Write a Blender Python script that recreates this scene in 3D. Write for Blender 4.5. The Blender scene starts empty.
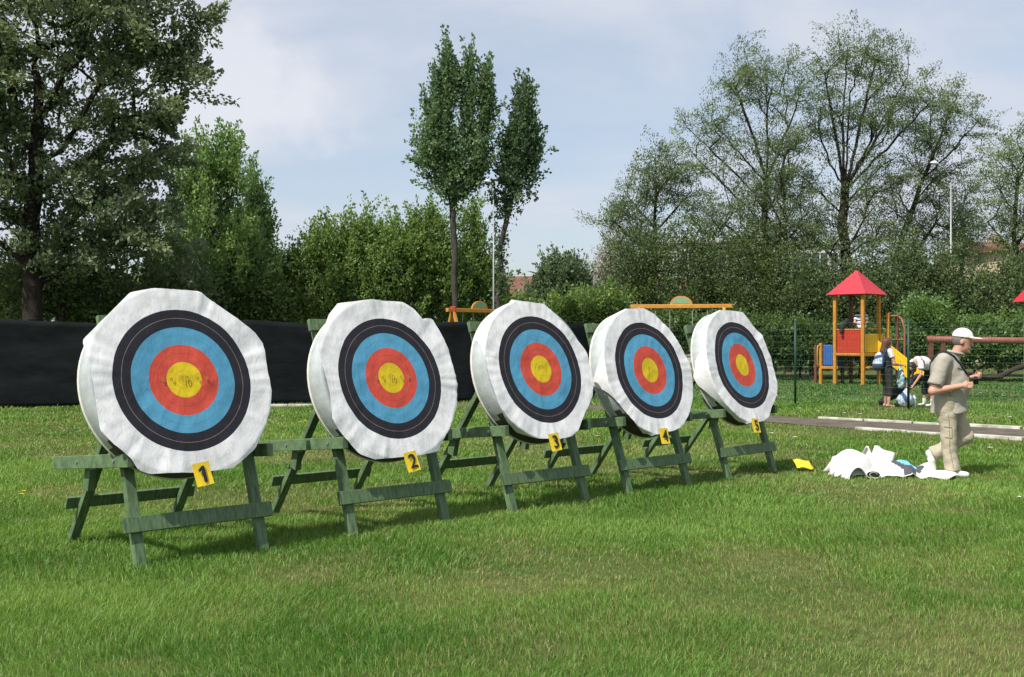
import bpy, bmesh, math, random
import numpy as np
from mathutils import Vector, Matrix, noise as mnoise

random.seed(7)
scn = bpy.context.scene
COL = scn.collection
R = math.radians
CAMH, FPX, HOR = 1.55, 1100.0, 341.0


def at(px, py, Y):
    """world point seen at pixel px, py when it stands Y metres away"""
    return Vector(((px - 512) / FPX * Y, Y, CAMH - (py - HOR) / FPX * Y))


def ground_at(px, py):
    Y = FPX * CAMH / (py - HOR)
    return Vector(((px - 512) / FPX * Y, Y, 0))


# ------------------------------------------------------------------ materials
def mat(name, color=(.5, .5, .5), rough=.6, var=.0, scale=8., bump=0., bscale=40., metal=0., spec=.4, stretch=None):
    m = bpy.data.materials.new(name)
    m.use_nodes = True
    nt = m.node_tree
    b = nt.nodes['Principled BSDF']
    b.inputs['Roughness'].default_value = rough
    b.inputs['Metallic'].default_value = metal
    b.inputs['Specular IOR Level'].default_value = spec
    b.inputs['Base Color'].default_value = (*color, 1)
    if var or bump:
        tc = nt.nodes.new('ShaderNodeTexCoord')
        mp = nt.nodes.new('ShaderNodeMapping')
        nt.links.new(tc.outputs['Object'], mp.inputs['Vector'])
        if stretch:
            mp.inputs['Scale'].default_value = stretch
    if var:
        n = nt.nodes.new('ShaderNodeTexNoise')
        n.inputs['Scale'].default_value = scale
        n.inputs['Detail'].default_value = 5
        n.inputs['Roughness'].default_value = .65
        nt.links.new(mp.outputs[0], n.inputs['Vector'])
        r = nt.nodes.new('ShaderNodeValToRGB')
        r.color_ramp.elements[0].position = .3
        r.color_ramp.elements[1].position = .7
        r.color_ramp.elements[0].color = (*[max(0, c * (1 - var)) for c in color], 1)
        r.color_ramp.elements[1].color = (*[min(1, c * (1 + var)) for c in color], 1)
        nt.links.new(n.outputs['Fac'], r.inputs['Fac'])
        nt.links.new(r.outputs['Color'], b.inputs['Base Color'])
    if bump:
        n2 = nt.nodes.new('ShaderNodeTexNoise')
        n2.inputs['Scale'].default_value = bscale
        n2.inputs['Detail'].default_value = 6
        nt.links.new(mp.outputs[0], n2.inputs['Vector'])
        bp = nt.nodes.new('ShaderNodeBump')
        bp.inputs['Strength'].default_value = 1
        bp.inputs['Distance'].default_value = bump
        nt.links.new(n2.outputs['Fac'], bp.inputs['Height'])
        nt.links.new(bp.outputs[0], b.inputs['Normal'])
    return m


def foliage_mat(name, transl=.35, gloss=.08, rough=.45):
    m = bpy.data.materials.new(name)
    m.use_nodes = True
    nt = m.node_tree
    nt.nodes.clear()
    out = nt.nodes.new('ShaderNodeOutputMaterial')
    a = nt.nodes.new('ShaderNodeAttribute')
    a.attribute_name = 'col'
    d = nt.nodes.new('ShaderNodeBsdfDiffuse')
    t = nt.nodes.new('ShaderNodeBsdfTranslucent')
    g = nt.nodes.new('ShaderNodeBsdfGlossy')
    g.inputs['Roughness'].default_value = rough
    g.inputs['Color'].default_value = (.8, .85, .8, 1)
    hs = nt.nodes.new('ShaderNodeHueSaturation')
    hs.inputs['Hue'].default_value = .485
    hs.inputs['Saturation'].default_value = 1.1
    hs.inputs['Value'].default_value = 1.25
    m1 = nt.nodes.new('ShaderNodeMixShader')
    m1.inputs[0].default_value = transl
    m2 = nt.nodes.new('ShaderNodeMixShader')
    m2.inputs[0].default_value = gloss
    L = nt.links.new
    L(a.outputs['Color'], d.inputs['Color'])
    L(a.outputs['Color'], hs.inputs['Color'])
    L(hs.outputs['Color'], t.inputs['Color'])
    L(d.outputs[0], m1.inputs[1]); L(t.outputs[0], m1.inputs[2])
    L(m1.outputs[0], m2.inputs[1]); L(g.outputs[0], m2.inputs[2])
    L(m2.outputs[0], out.inputs['Surface'])
    return m


M = {}
M['green_paint'] = mat('green_paint', (.092, .150, .070), .68, .5, 9, .002, 40, stretch=(5, 1, 1))
M['bolt'] = mat('bolt_steel', (.5, .5, .48), .4, metal=.8)
M['foam'] = mat('foam_wrap', (.40, .43, .43), .45, .22, 5, .003, 14)
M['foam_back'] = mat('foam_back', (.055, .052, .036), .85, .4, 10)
M['rim'] = mat('foam_rim', (.62, .60, .52), .6, .1, 20)
M['card'] = mat('yellow_card', (.80, .56, .02), .5, .12, 20, .001, 60)
M['ink'] = mat('black_ink', (.018, .018, .02), .6)
M['tar'] = mat('path_asphalt', (.120, .104, .082), .95, .35, 2.5, .004, 60, spec=.05)
M['kerb'] = mat('kerb_whitewash', (.46, .44, .38), .9, .5, 3, .004, 30)
M['net'] = mat('dark_netting', (.0065, .0085, .0095), .8, .5, 1.2, .006, 4, stretch=(1, 1, 3), spec=.12)
M['post'] = mat('fence_post', (.010, .045, .030), .5, .2, 10)
M['wire'] = mat('fence_wire', (.012, .06, .036), .5)
M['bark'] = mat('bark', (.055, .045, .036), .9, .4, 6, .02, 14, stretch=(1, 1, .3))
M['bark_grey'] = mat('bark_grey', (.13, .115, .095), .9, .35, 6, .02, 14, stretch=(1, 1, .3))
M['wood_yellow'] = mat('play_wood', (.50, .225, .03), .5, .2, 6, .002, 30)
M['red_panel'] = mat('play_red', (.42, .04, .025), .45, .1, 8)
M['red_roof'] = mat('play_roof_red', (.50, .03, .045), .45, .1, 8)
M['yellow_panel'] = mat('play_yellow', (.75, .45, .015), .4, .08, 8)
M['blue_panel'] = mat('play_blue', (.03, .11, .36), .45, .1, 8)
M['brown_wood'] = mat('brown_wood', (.13, .055, .03), .6, .3, 6)
M['rail'] = mat('rail_paint', (.24, .085, .06), .55, .25, 8)
M['galv'] = mat('galvanised_pole', (.30, .31, .30), .5, .12, 6, metal=.3)
M['lamp'] = mat('lamp_white', (.55, .56, .57), .35)
M['render_white'] = mat('white_render', (.46, .45, .42), .85, .12, .8)
M['render_beige'] = mat('beige_render', (.56, .45, .32), .85, .12, 1.2)
M['tile'] = mat('roof_tile', (.15, .070, .045), .85, .35, 3, .03, 12)
M['pane'] = mat('window_pane', (.06, .07, .085), .12, spec=.8)
M['frame'] = mat('window_frame', (.6, .6, .58), .5)
M['skin'] = mat('skin', (.53, .29, .205), .5, .08, 18)
M['eye'] = mat('eye_dark', (.02, .015, .012), .3)
M['lips'] = mat('lips', (.38, .15, .12), .5)
M['hair_grey'] = mat('hair_grey', (.16, .13, .11), .7, .3, 60)
M['hair_brown'] = mat('hair_brown', (.11, .045, .022), .55, .35, 50, .003, 80, stretch=(3, 3, .5))
M['hair_dark'] = mat('hair_dark', (.02, .015, .012), .5, .3, 50)
M['shirt_khaki'] = mat('shirt_khaki', (.36, .335, .28), .85, .08, 8, .004, 22)
M['trouser_khaki'] = mat('trouser_khaki', (.42, .375, .275), .85, .1, 7, .006, 16)
M['cap'] = mat('cap_white', (.80, .78, .73), .8, .04, 20)
M['shoe'] = mat('shoe_white', (.72, .70, .64), .6, .12, 30)
M['sole'] = mat('shoe_sole', (.78, .77, .72), .7)
M['black_cloth'] = mat('black_cloth', (.016, .016, .02), .8, .3, 10, .004, 20)
M['dark_cloth'] = mat('dark_trousers', (.028, .024, .024), .8, .3, 10, .004, 20)
M['white_cloth'] = mat('white_cloth', (.74, .74, .76), .8, .06, 10, .004, 20)
M['stripe_red'] = mat('stripe_red', (.42, .03, .05), .8)
M['stripe_navy'] = mat('stripe_navy', (.03, .035, .11), .8)
M['bag_blue'] = mat('bag_blue', (.05, .085, .17), .7, .3, 10, .004, 20)
M['bag_pale'] = mat('bag_pale', (.45, .53, .64), .6, .25, 12, .004, 20)
M['plastic_teal'] = mat('plastic_teal', (.30, .52, .55), .3, .4, 14, .006, 14)
M['plastic_clear'] = mat('plastic_clear', (.5, .58, .58), .15, .2, 14)
M['strap'] = mat('strap_black', (.012, .012, .013), .6)
M['rope'] = mat('dark_rope', (.035, .026, .02), .9, .3, 20)
M['petal_y'] = mat('petal_yellow', (.75, .52, .01), .6)
M['petal_w'] = mat('petal_white', (.78, .78, .74), .6)
M['paper'] = mat('white_paper', (.66, .65, .63), .75, .05, 6, .003, 30)
M['paper_dull'] = mat('paper_back', (.60, .60, .57), .8, .1, 6)  # slightly duller paper tone, used on the raised corner
M['p_black'] = mat('print_black', (.07, .07, .085), .6, .2, 9)
M['p_blue'] = mat('print_blue', (.16, .44, .62), .6, .1, 9)
M['leaf'] = foliage_mat('leaf', .45, .03, .55)
M['leaf_glossy'] = foliage_mat('leaf_glossy', .42, .05, .55)
M['blade'] = foliage_mat('grass_blade', .35, .03, .55)


def face_mat():
    m = bpy.data.materials.new('target_print')
    m.use_nodes = True
    nt = m.node_tree
    L = nt.links.new
    N = nt.nodes.new
    b = nt.nodes['Principled BSDF']
    b.inputs['Roughness'].default_value = .72
    b.inputs['Specular IOR Level'].default_value = .25
    at_ = N('ShaderNodeAttribute'); at_.attribute_name = 'flat'
    ln = N('ShaderNodeVectorMath'); ln.operation = 'LENGTH'
    L(at_.outputs['Vector'], ln.inputs[0])
    dv = N('ShaderNodeMath'); dv.operation = 'DIVIDE'; dv.inputs[1].default_value = .72
    L(ln.outputs['Value'], dv.inputs[0])
    rp = N('ShaderNodeValToRGB')
    cr = rp.color_ramp
    cr.interpolation = 'CONSTANT'
    k = .644 / .72
    white = (.81, .81, .82, 1); black = (.022, .022, .030, 1); blue = (.095, .335, .52, 1)
    red = (.62, .085, .055, 1); gold = (.72, .53, .018, 1)
    lw = .0045
    stops = [(0, gold), (.05 * k, (.5, .34, .02, 1)), (.05 * k + lw * .7, gold), (.1 * k, (.5, .34, .02, 1)), (.1 * k + lw * .7, gold),
             (.2 * k, red), (.3 * k, (.40, .05, .03, 1)), (.3 * k + lw, red), (.4 * k, blue), (.5 * k, (.07, .26, .42, 1)), (.5 * k + lw, blue),
             (.6 * k, black), (.7 * k, (.34, .25, .22, 1)), (.7 * k + lw, black), (.8 * k, white), (.9 * k, (.72, .71, .70, 1)), (.9 * k + lw, white)]
    cr.elements[0].position = 0; cr.elements[0].color = stops[0][1]
    cr.elements[1].position = stops[1][0]; cr.elements[1].color = stops[1][1]
    for p, c in stops[2:]:
        e = cr.elements.new(p); e.color = c
    L(dv.outputs[0], rp.inputs['Fac'])
    # weathering: faint stains, print loss and arrow holes
    n1 = N('ShaderNodeTexNoise'); n1.inputs['Scale'].default_value = 7; n1.inputs['Detail'].default_value = 8; n1.inputs['Roughness'].default_value = .7
    tc0 = N('ShaderNodeTexCoord'); oi = N('ShaderNodeObjectInfo')
    om = N('ShaderNodeVectorMath'); om.operation = 'MULTIPLY_ADD'; om.inputs[1].default_value = (1, 1, 1)
    oc = N('ShaderNodeCombineXYZ'); ok_ = N('ShaderNodeMath'); ok_.operation = 'MULTIPLY'; ok_.inputs[1].default_value = 37
    L(oi.outputs['Random'], ok_.inputs[0]); L(ok_.outputs[0], oc.inputs[0]); L(ok_.outputs[0], oc.inputs[1])
    L(tc0.outputs['Object'], om.inputs[0]); L(oc.outputs[0], om.inputs[2])
    tc = om
    L(tc.outputs['Vector'], n1.inputs['Vector'])
    r1 = N('ShaderNodeValToRGB')
    r1.color_ramp.elements[0].position = .3; r1.color_ramp.elements[0].color = (.80, .79, .77, 1)
    r1.color_ramp.elements[1].position = .62; r1.color_ramp.elements[1].color = (1, 1, 1, 1)
    L(n1.outputs['Fac'], r1.inputs['Fac'])
    mx = N('ShaderNodeMix'); mx.data_type = 'RGBA'; mx.blend_type = 'MULTIPLY'; mx.inputs['Factor'].default_value = 1
    L(rp.outputs['Color'], mx.inputs[6]); L(r1.outputs['Color'], mx.inputs[7])
    vo = N('ShaderNodeTexVoronoi'); vo.inputs['Scale'].default_value = 30
    L(tc.outputs['Vector'], vo.inputs['Vector'])
    lt = N('ShaderNodeMath'); lt.operation = 'LESS_THAN'; lt.inputs[1].default_value = .10
    L(vo.outputs['Distance'], lt.inputs[0])
    sx = N('ShaderNodeSeparateColor'); L(vo.outputs['Color'], sx.inputs[0])
    pick = N('ShaderNodeMath'); pick.operation = 'GREATER_THAN'
    pr = N('ShaderNodeMapRange'); pr.inputs[1].default_value = 0; pr.inputs[2].default_value = .6; pr.inputs[3].default_value = .35; pr.inputs[4].default_value = .93
    L(ln.outputs['Value'], pr.inputs[0])
    L(sx.outputs[0], pick.inputs[0]); L(pr.outputs[0], pick.inputs[1])
    hole = N('ShaderNodeMath'); hole.operation = 'MULTIPLY'
    L(lt.outputs[0], hole.inputs[0]); L(pick.outputs[0], hole.inputs[1])
    h2 = N('ShaderNodeMath'); h2.operation = 'MULTIPLY'; h2.inputs[1].default_value = .55
    L(hole.outputs[0], h2.inputs[0])
    m3 = N('ShaderNodeMix'); m3.data_type = 'RGBA'; m3.inputs[7].default_value = (.10, .08, .06, 1)
    L(h2.outputs[0], m3.inputs['Factor']); L(mx.outputs[2], m3.inputs[6])
    L(m3.outputs[2], b.inputs['Base Color'])
    # paper wrinkles
    n2 = N('ShaderNodeTexNoise'); n2.inputs['Scale'].default_value = 17; n2.inputs['Detail'].default_value = 8; n2.inputs['Roughness'].default_value = .6; n2.inputs['Distortion'].default_value = .6
    mp = N('ShaderNodeMapping'); mp.inputs['Scale'].default_value = (1, .55, 1); mp.inputs['Rotation'].default_value = (0, 0, .5)
    L(tc.outputs['Vector'], mp.inputs['Vector']); L(mp.outputs[0], n2.inputs['Vector'])
    bp = N('ShaderNodeBump'); bp.inputs['Distance'].default_value = .006; bp.inputs['Strength'].default_value = .8
    L(n2.outputs['Fac'], bp.inputs['Height']); L(bp.outputs[0], b.inputs['Normal'])
    return m


M['face'] = face_mat()


# ------------------------------------------------------------------ mesh helpers
class MB:
    def __init__(self):
        self.v, self.f, self.mi = [], [], []

    def add(self, vs, fs, mi=0):
        o = len(self.v)
        self.v += [tuple(x) for x in vs]
        self.f += [tuple(i + o for i in f) for f in fs]
        self.mi += [mi] * len(fs)

    def box(self, c, s, rot=None, mi=0):
        rot = rot or Matrix.Identity(3)
        c = Vector(c)
        vs = [c + rot @ Vector((x * s[0] / 2, y * s[1] / 2, z * s[2] / 2)) for z in (-1, 1) for y in (-1, 1) for x in (-1, 1)]
        self.add(vs, [(0, 2, 3, 1), (4, 5, 7, 6), (0, 1, 5, 4), (2, 6, 7, 3), (0, 4, 6, 2), (1, 3, 7, 5)], mi)

    def beam(self, p, q, w, h, side=(1, 0, 0), mi=0):
        """rectangular bar p->q, w measured along side, h across"""
        p, q = Vector(p), Vector(q)
        d = (q - p).normalized()
        s = Vector(side); s = (s - d * s.dot(d)).normalized()
        u = d.cross(s)
        m = Matrix((s, u, d)).transposed()
        self.box((p + q) / 2, (w, h, (q - p).length), m, mi)

    def tube(self, pts, rad, n=8, mi=0, cap=True):
        pts = [Vector(p) for p in pts]
        if not isinstance(rad, (list, tuple)):
            rad = [rad] * len(pts)
        vs, fs = [], []
        ref = None
        for i, p in enumerate(pts):
            d = (pts[min(i + 1, len(pts) - 1)] - pts[max(i - 1, 0)]).normalized()
            if ref is None:
                ref = Vector((0, 0, 1)) if abs(d.z) < .9 else Vector((1, 0, 0))
            s = (ref - d * ref.dot(d)).normalized(); ref = s
            t = d.cross(s)
            for k in range(n):
                a = 2 * math.pi * k / n
                vs.append(p + (s * math.cos(a) + t * math.sin(a)) * rad[i])
        for i in range(len(pts) - 1):
            for k in range(n):
                fs.append((i * n + k, i * n + (k + 1) % n, (i + 1) * n + (k + 1) % n, (i + 1) * n + k))
        if cap:
            fs.append(tuple(reversed(range(n))))
            fs.append(tuple((len(pts) - 1) * n + k for k in range(n)))
        self.add(vs, fs, mi)

    def build(self, name, mats, parent=None, smooth=False, bevel=0):
        me = bpy.data.meshes.new(name)
        me.from_pydata(self.v, [], self.f)
        mats = mats if isinstance(mats, (list, tuple)) else [mats]
        for m in mats:
            me.materials.append(M[m])
        me.polygons.foreach_set('material_index', self.mi)
        if smooth:
            me.polygons.foreach_set('use_smooth', [True] * len(self.f))
        me.update()
        o = bpy.data.objects.new(name, me)
        COL.objects.link(o)
        if parent:
            o.parent = parent
        if bevel:
            b = o.modifiers.new('bevel', 'BEVEL'); b.width = bevel; b.segments = 2; b.limit_method = 'ANGLE'
        return o


def fast_mesh(name, V, F, mats, parent=None, col=None, smooth=False, mi=None):
    """V (n,3) array; F list of (k, array(m,k)) blocks"""
    me = bpy.data.meshes.new(name)
    V = np.asarray(V, np.float32)
    me.vertices.add(len(V)); me.vertices.foreach_set('co', V.ravel())
    idx = np.concatenate([f.ravel() for f in F]).astype(np.int32)
    tot = np.concatenate([np.full(len(f), f.shape[1], np.int32) for f in F])
    st = np.concatenate([[0], np.cumsum(tot)[:-1]]).astype(np.int32)
    me.loops.add(len(idx)); me.loops.foreach_set('vertex_index', idx)
    me.polygons.add(len(tot)); me.polygons.foreach_set('loop_start', st)
    if mi is not None:
        me.polygons.foreach_set('material_index', np.asarray(mi, np.int32))
    if smooth:
        me.polygons.foreach_set('use_smooth', np.ones(len(tot), bool))
    for m in (mats if isinstance(mats, (list, tuple)) else [mats]):
        me.materials.append(M[m])
    me.update(calc_edges=True)
    if col is not None:
        a = me.attributes.new('col', 'FLOAT_COLOR', 'POINT')
        c4 = np.ones((len(V), 4), np.float32); c4[:, :3] = col
        a.data.foreach_set('color', c4.ravel())
    o = bpy.data.objects.new(name, me)
    COL.objects.link(o)
    if parent:
        o.parent = parent
    return o


def tag(o, label=None, cat=None, group=None, kind=None):
    if label: o['label'] = label
    if cat: o['category'] = cat
    if group: o['group'] = group
    if kind: o['kind'] = kind
    return o


def thing(name, label, cat, loc=(0, 0, 0), rz=0, group=None):
    o = bpy.data.objects.new(name, None)
    o.empty_display_size = .2
    COL.objects.link(o)
    o.location = loc
    o.rotation_euler = (0, 0, rz)
    return tag(o, label, cat, group)


def copy_tree(o, parent=None):
    c = o.copy(); COL.objects.link(c)
    if parent: c.parent = parent
    for ch in list(o.children):
        copy_tree(ch, c)
    return c


def vnoise(x, y, seed=0):
    """smooth lattice noise, 0..1"""
    xi, yi = np.floor(x).astype(np.int64), np.floor(y).astype(np.int64)
    fx, fy = x - xi, y - yi
    fx = fx * fx * (3 - 2 * fx); fy = fy * fy * (3 - 2 * fy)

    def h(a, b):
        n = (a * 374761393 + b * 668265263 + seed * 1442695041) & 0x7fffffff
        n = ((n ^ (n >> 13)) * 1274126177) & 0x7fffffff
        n = (n ^ (n >> 16)) & 0xffff
        return n / 65535.
    return (h(xi, yi) * (1 - fx) + h(xi + 1, yi) * fx) * (1 - fy) + (h(xi, yi + 1) * (1 - fx) + h(xi + 1, yi + 1) * fx) * fy


# ------------------------------------------------------------------ camera, world, sun
cd = bpy.data.cameras.new('camera')
cam = bpy.data.objects.new('camera', cd)
COL.objects.link(cam)
cam.location = (0, 0, CAMH)
cam.rotation_euler = (R(90) + math.atan((HOR - 338.5) / FPX), 0, 0)
cd.sensor_width = 36
cd.lens = 36 * FPX / 1024
cd.clip_end = 3000
cd.clip_start = .05
scn.camera = cam

SAZ, SEL = math.atan2(-.66, -.70), R(53)
S = Vector((math.sin(SAZ) * math.cos(SEL), math.cos(SAZ) * math.cos(SEL), math.sin(SEL)))
sd = bpy.data.lights.new('sun', 'SUN')
sd.energy = 4.4
sd.angle = R(.55)
sd.color = (1, .955, .88)
so = bpy.data.objects.new('sun', sd)
COL.objects.link(so)
so.rotation_euler = (-S).to_track_quat('-Z', 'Y').to_euler()
so.location = (0, 0, 40)

w = bpy.data.worlds.new('World')
scn.world = w
w.use_nodes = True
nt = w.node_tree
L = nt.links.new
bg = nt.nodes['Background']
sky = nt.nodes.new('ShaderNodeTexSky')
sky.sky_type = 'NISHITA'
sky.sun_disc = False
sky.sun_elevation = SEL
sky.sun_rotation = SAZ
sky.air_density = 1.0
sky.dust_density = 1.6
sky.ozone_density = 1.0
tc = nt.nodes.new('ShaderNodeTexCoord')
sp = nt.nodes.new('ShaderNodeSeparateXYZ')
L(tc.outputs['Generated'], sp.inputs[0])
ad = nt.nodes.new('ShaderNodeMath'); ad.operation = 'ADD'; ad.inputs[1].default_value = .22
L(sp.outputs['Z'], ad.inputs[0])
cl = nt.nodes.new('ShaderNodeMath'); cl.operation = 'MAXIMUM'; cl.inputs[1].default_value = .05
L(ad.outputs[0], cl.inputs[0])
dv = nt.nodes.new('ShaderNodeVectorMath'); dv.operation = 'DIVIDE'
cb = nt.nodes.new('ShaderNodeCombineXYZ')
for i in range(3):
    L(cl.outputs[0], cb.inputs[i])
L(tc.outputs['Generated'], dv.inputs[0]); L(cb.outputs[0], dv.inputs[1])
mp = nt.nodes.new('ShaderNodeMapping')
mp.inputs['Scale'].default_value = (1, 1, 1.6)
mp.inputs['Location'].default_value = (0, 0, 0)
L(dv.outputs[0], mp.inputs['Vector'])
n1 = nt.nodes.new('ShaderNodeTexNoise')
n1.inputs['Scale'].default_value = 1.15; n1.inputs['Detail'].default_value = 9; n1.inputs['Roughness'].default_value = .52; n1.inputs['Distortion'].default_value = .35
L(mp.outputs[0], n1.inputs['Vector'])
rp = nt.nodes.new('ShaderNodeValToRGB')
rp.color_ramp.elements[0].position = .40; rp.color_ramp.elements[0].color = (.42, .42, .42, 1)
rp.color_ramp.elements[1].position = .57; rp.color_ramp.elements[1].color = (.97, .97, .97, 1)
L(n1.outputs['Fac'], rp.inputs['Fac'])
# one soft cumulus bank low in the sky
cv = nt.nodes.new('ShaderNodeVectorMath'); cv.operation = 'SUBTRACT'
d0 = Vector((-.262, 1, .238)).normalized()
cv.inputs[1].default_value = d0
L(tc.outputs['Generated'], cv.inputs[0])
cs = nt.nodes.new('ShaderNodeVectorMath'); cs.operation = 'MULTIPLY'; cs.inputs[1].default_value = (7.5, 2.0, 15)
L(cv.outputs[0], cs.inputs[0])
cl2 = nt.nodes.new('ShaderNodeVectorMath'); cl2.operation = 'LENGTH'
L(cs.outputs[0], cl2.inputs[0])
cn = nt.nodes.new('ShaderNodeTexNoise'); cn.inputs['Scale'].default_value = 13; cn.inputs['Detail'].default_value = 8; cn.inputs['Roughness'].default_value = .55
L(tc.outputs['Generated'], cn.inputs['Vector'])
cm = nt.nodes.new('ShaderNodeMath'); cm.operation = 'MULTIPLY_ADD'; cm.inputs[1].default_value = 2.0
L(cn.outputs['Fac'], cm.inputs[0])
ci = nt.nodes.new('ShaderNodeMath'); ci.operation = 'SUBTRACT'; ci.inputs[0].default_value = .35
L(cl2.outputs['Value'], ci.inputs[1]); L(ci.outputs[0], cm.inputs[2])
cr2 = nt.nodes.new('ShaderNodeMapRange'); cr2.interpolation_type = 'SMOOTHSTEP'
cr2.inputs[1].default_value = .35; cr2.inputs[2].default_value = .95; cr2.inputs[3].default_value = 0; cr2.inputs[4].default_value = .62
L(cm.outputs[0], cr2.inputs[0])
mx = nt.nodes.new('ShaderNodeMix'); mx.data_type = 'RGBA'
mx.inputs[7].default_value = (4.45, 4.75, 5.35, 1)
mx2 = nt.nodes.new('ShaderNodeMix'); mx2.data_type = 'RGBA'
mx2.inputs[7].default_value = (5.5, 5.6, 6.0, 1)
L(cr2.outputs[0], mx2.inputs['Factor'])
L(rp.outputs['Color'], mx.inputs['Factor'])
L(sky.outputs['Color'], mx.inputs[6])
L(mx.outputs[2], mx2.inputs[6])
L(mx2.outputs[2], bg.inputs['Color'])
bg.inputs['Strength'].default_value = .115

scn.view_settings.view_transform = 'Standard'
scn.view_settings.look = 'None'
scn.view_settings.exposure = .42
scn.view_settings.gamma = 1
scn.cycles.max_bounces = 6
scn.cycles.diffuse_bounces = 3
scn.cycles.transmission_bounces = 3
scn.cycles.caustics_reflective = False
scn.cycles.caustics_refractive = False

# ------------------------------------------------------------------ ground, path
gm = bpy.data.materials.new('lawn_ground')
gm.use_nodes = True
nt = gm.node_tree
L = nt.links.new
b = nt.nodes['Principled BSDF']
b.inputs['Roughness'].default_value = .95
b.inputs['Specular IOR Level'].default_value = .1
tc = nt.nodes.new('ShaderNodeTexCoord')
na = nt.nodes.new('ShaderNodeTexNoise'); na.inputs['Scale'].default_value = .55; na.inputs['Detail'].default_value = 6
nb = nt.nodes.new('ShaderNodeTexNoise'); nb.inputs['Scale'].default_value = 9; nb.inputs['Detail'].default_value = 8; nb.inputs['Roughness'].default_value = .7
L(tc.outputs['Object'], na.inputs['Vector']); L(tc.outputs['Object'], nb.inputs['Vector'])
ra = nt.nodes.new('ShaderNodeValToRGB')
ra.color_ramp.elements[0].position = .35; ra.color_ramp.elements[0].color = (.070, .125, .026, 1)
ra.color_ramp.elements[1].position = .68; ra.color_ramp.elements[1].color = (.150, .155, .060, 1)
rb = nt.nodes.new('ShaderNodeValToRGB')
rb.color_ramp.elements[0].position = .3; rb.color_ramp.elements[0].color = (.55, .5, .5, 1)
rb.color_ramp.elements[1].position = .7; rb.color_ramp.elements[1].color = (1.1, 1.1, 1.0, 1)
L(na.outputs['Fac'], ra.inputs['Fac']); L(nb.outputs['Fac'], rb.inputs['Fac'])
mm = nt.nodes.new('ShaderNodeMix'); mm.data_type = 'RGBA'; mm.blend_type = 'MULTIPLY'; mm.inputs['Factor'].default_value = 1
L(ra.outputs['Color'], mm.inputs[6]); L(rb.outputs['Color'], mm.inputs[7])
L(mm.outputs[2], b.inputs['Base Color'])
bp = nt.nodes.new('ShaderNodeBump'); bp.inputs['Distance'].default_value = .03
L(nb.outputs['Fac'], bp.inputs['Height']); L(bp.outputs[0], b.inputs['Normal'])
M['lawn'] = gm
g = MB()
g.add([(-900, -200, 0), (900, -200, 0), (900, 2200, 0), (-900, 2200, 0)], [(0, 1, 2, 3)])
tag(g.build('ground', 'lawn'), 'mown grass field', None, kind='structure')

# path: runs along the row, then bends left in front of the netting
PATH_N = [(14.5, 9.9), (7.94, 17.05), (6.0, 19.2), (4.1, 22.2), (1.9, 24.7), (-1.3, 25.55), (-4.2, 25.7)]
PATH_F = [(15.9, 12.2), (8.9, 19.2), (6.1, 21.9), (4.0, 24.1), (1.9, 26.3), (-1.2, 26.75), (-4.2, 26.45)]
pb = MB()
for i in range(len(PATH_N) - 1):
    a, b2, c, d = PATH_N[i], PATH_N[i + 1], PATH_F[i + 1], PATH_F[i]
    pb.add([(*a, .012), (*b2, .012), (*c, .012), (*d, .012)], [(3, 2, 1, 0)])
tag(pb.build('path', 'tar'), 'grey tarmac path across the lawn', None, kind='structure')


def kerb(pts, name, label, n_break):
    m = MB()
    rnd = random.Random(5)
    for i in range(len(pts) - 1):
        p, q = Vector((*pts[i], 0)), Vector((*pts[i + 1], 0))
        n = max(1, round((q - p).length / 1.0))
        for k in range(n):
            a, c = p.lerp(q, k / n + .004), p.lerp(q, (k + 1) / n - .004)
            z = .055 + rnd.uniform(-.012, .008)
            m.beam((a.x, a.y, z / 2), (c.x, c.y, z / 2), .11, z, (0, 0, 1)) if False else m.beam((a.x, a.y, z / 2), (c.x, c.y, z / 2), z, .11, (0, 0, 1))
    o = m.build(name, 'kerb', bevel=.008)
    tag(o, label, None, kind='structure')
    return o


kerb(PATH_N[:3], 'kerb', 'whitewashed kerb on the near side of the path', 0)
kerb(PATH_F[:3], 'kerb', 'whitewashed kerb on the far side of the path', 0)
kerb([(-6.3, 26.0), (-4.3, 26.05)], 'kerb', 'short whitewashed kerb by the black netting', 0)


def path_dist(x, y):
    """signed: inside path -> <0"""
    inside = np.zeros(len(x), bool)
    P = PATH_N + PATH_F[::-1]
    j = len(P) - 1
    for i in range(len(P)):
        xi, yi = P[i]; xj, yj = P[j]
        c = ((yi > y) != (yj > y)) & (x < (xj - xi) * (y - yi) / (yj - yi + 1e-12) + xi)
        inside ^= c
        j = i
    return inside


# ------------------------------------------------------------------ grass
rng = np.random.default_rng(3)


def dry(x, y):
    d = .55 * vnoise(x * .55 + 7, y * .55, 1) + .3 * vnoise(x * 1.7, y * 1.7, 2) + .15 * vnoise(x * 5, y * 5, 3)
    out = np.clip((d - .49) / .2, 0, 1)
    for (px, py, rx, ry, s) in ((300, 572, .38, .28, 1.), (345, 562, .3, .25, .7), (432, 590, .45, .35, .8), (230, 612, .3, .25, .5), (650, 625, .4, .3, .8), (520, 648, .35, .25, .9), (905, 560, .7, .4, .6), (780, 600, .5, .3, .6), (110, 418, 1.2, .9, .8), (30, 430, 1.4, 1.0, .8), (590, 455, .8, .6, .6), (820, 640, .4, .25, .7), (380, 520, .5, .4, .5)):
        p = ground_at(px, py)
        e = ((x - p.x) / rx) ** 2 + ((y - p.y) / (ry * 1.6)) ** 2
        out = np.maximum(out, s * np.exp(-e * .9) * (.45 + .9 * vnoise(x * 4, y * 4, 14)))
    return np.clip(out, 0, 1)


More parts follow.
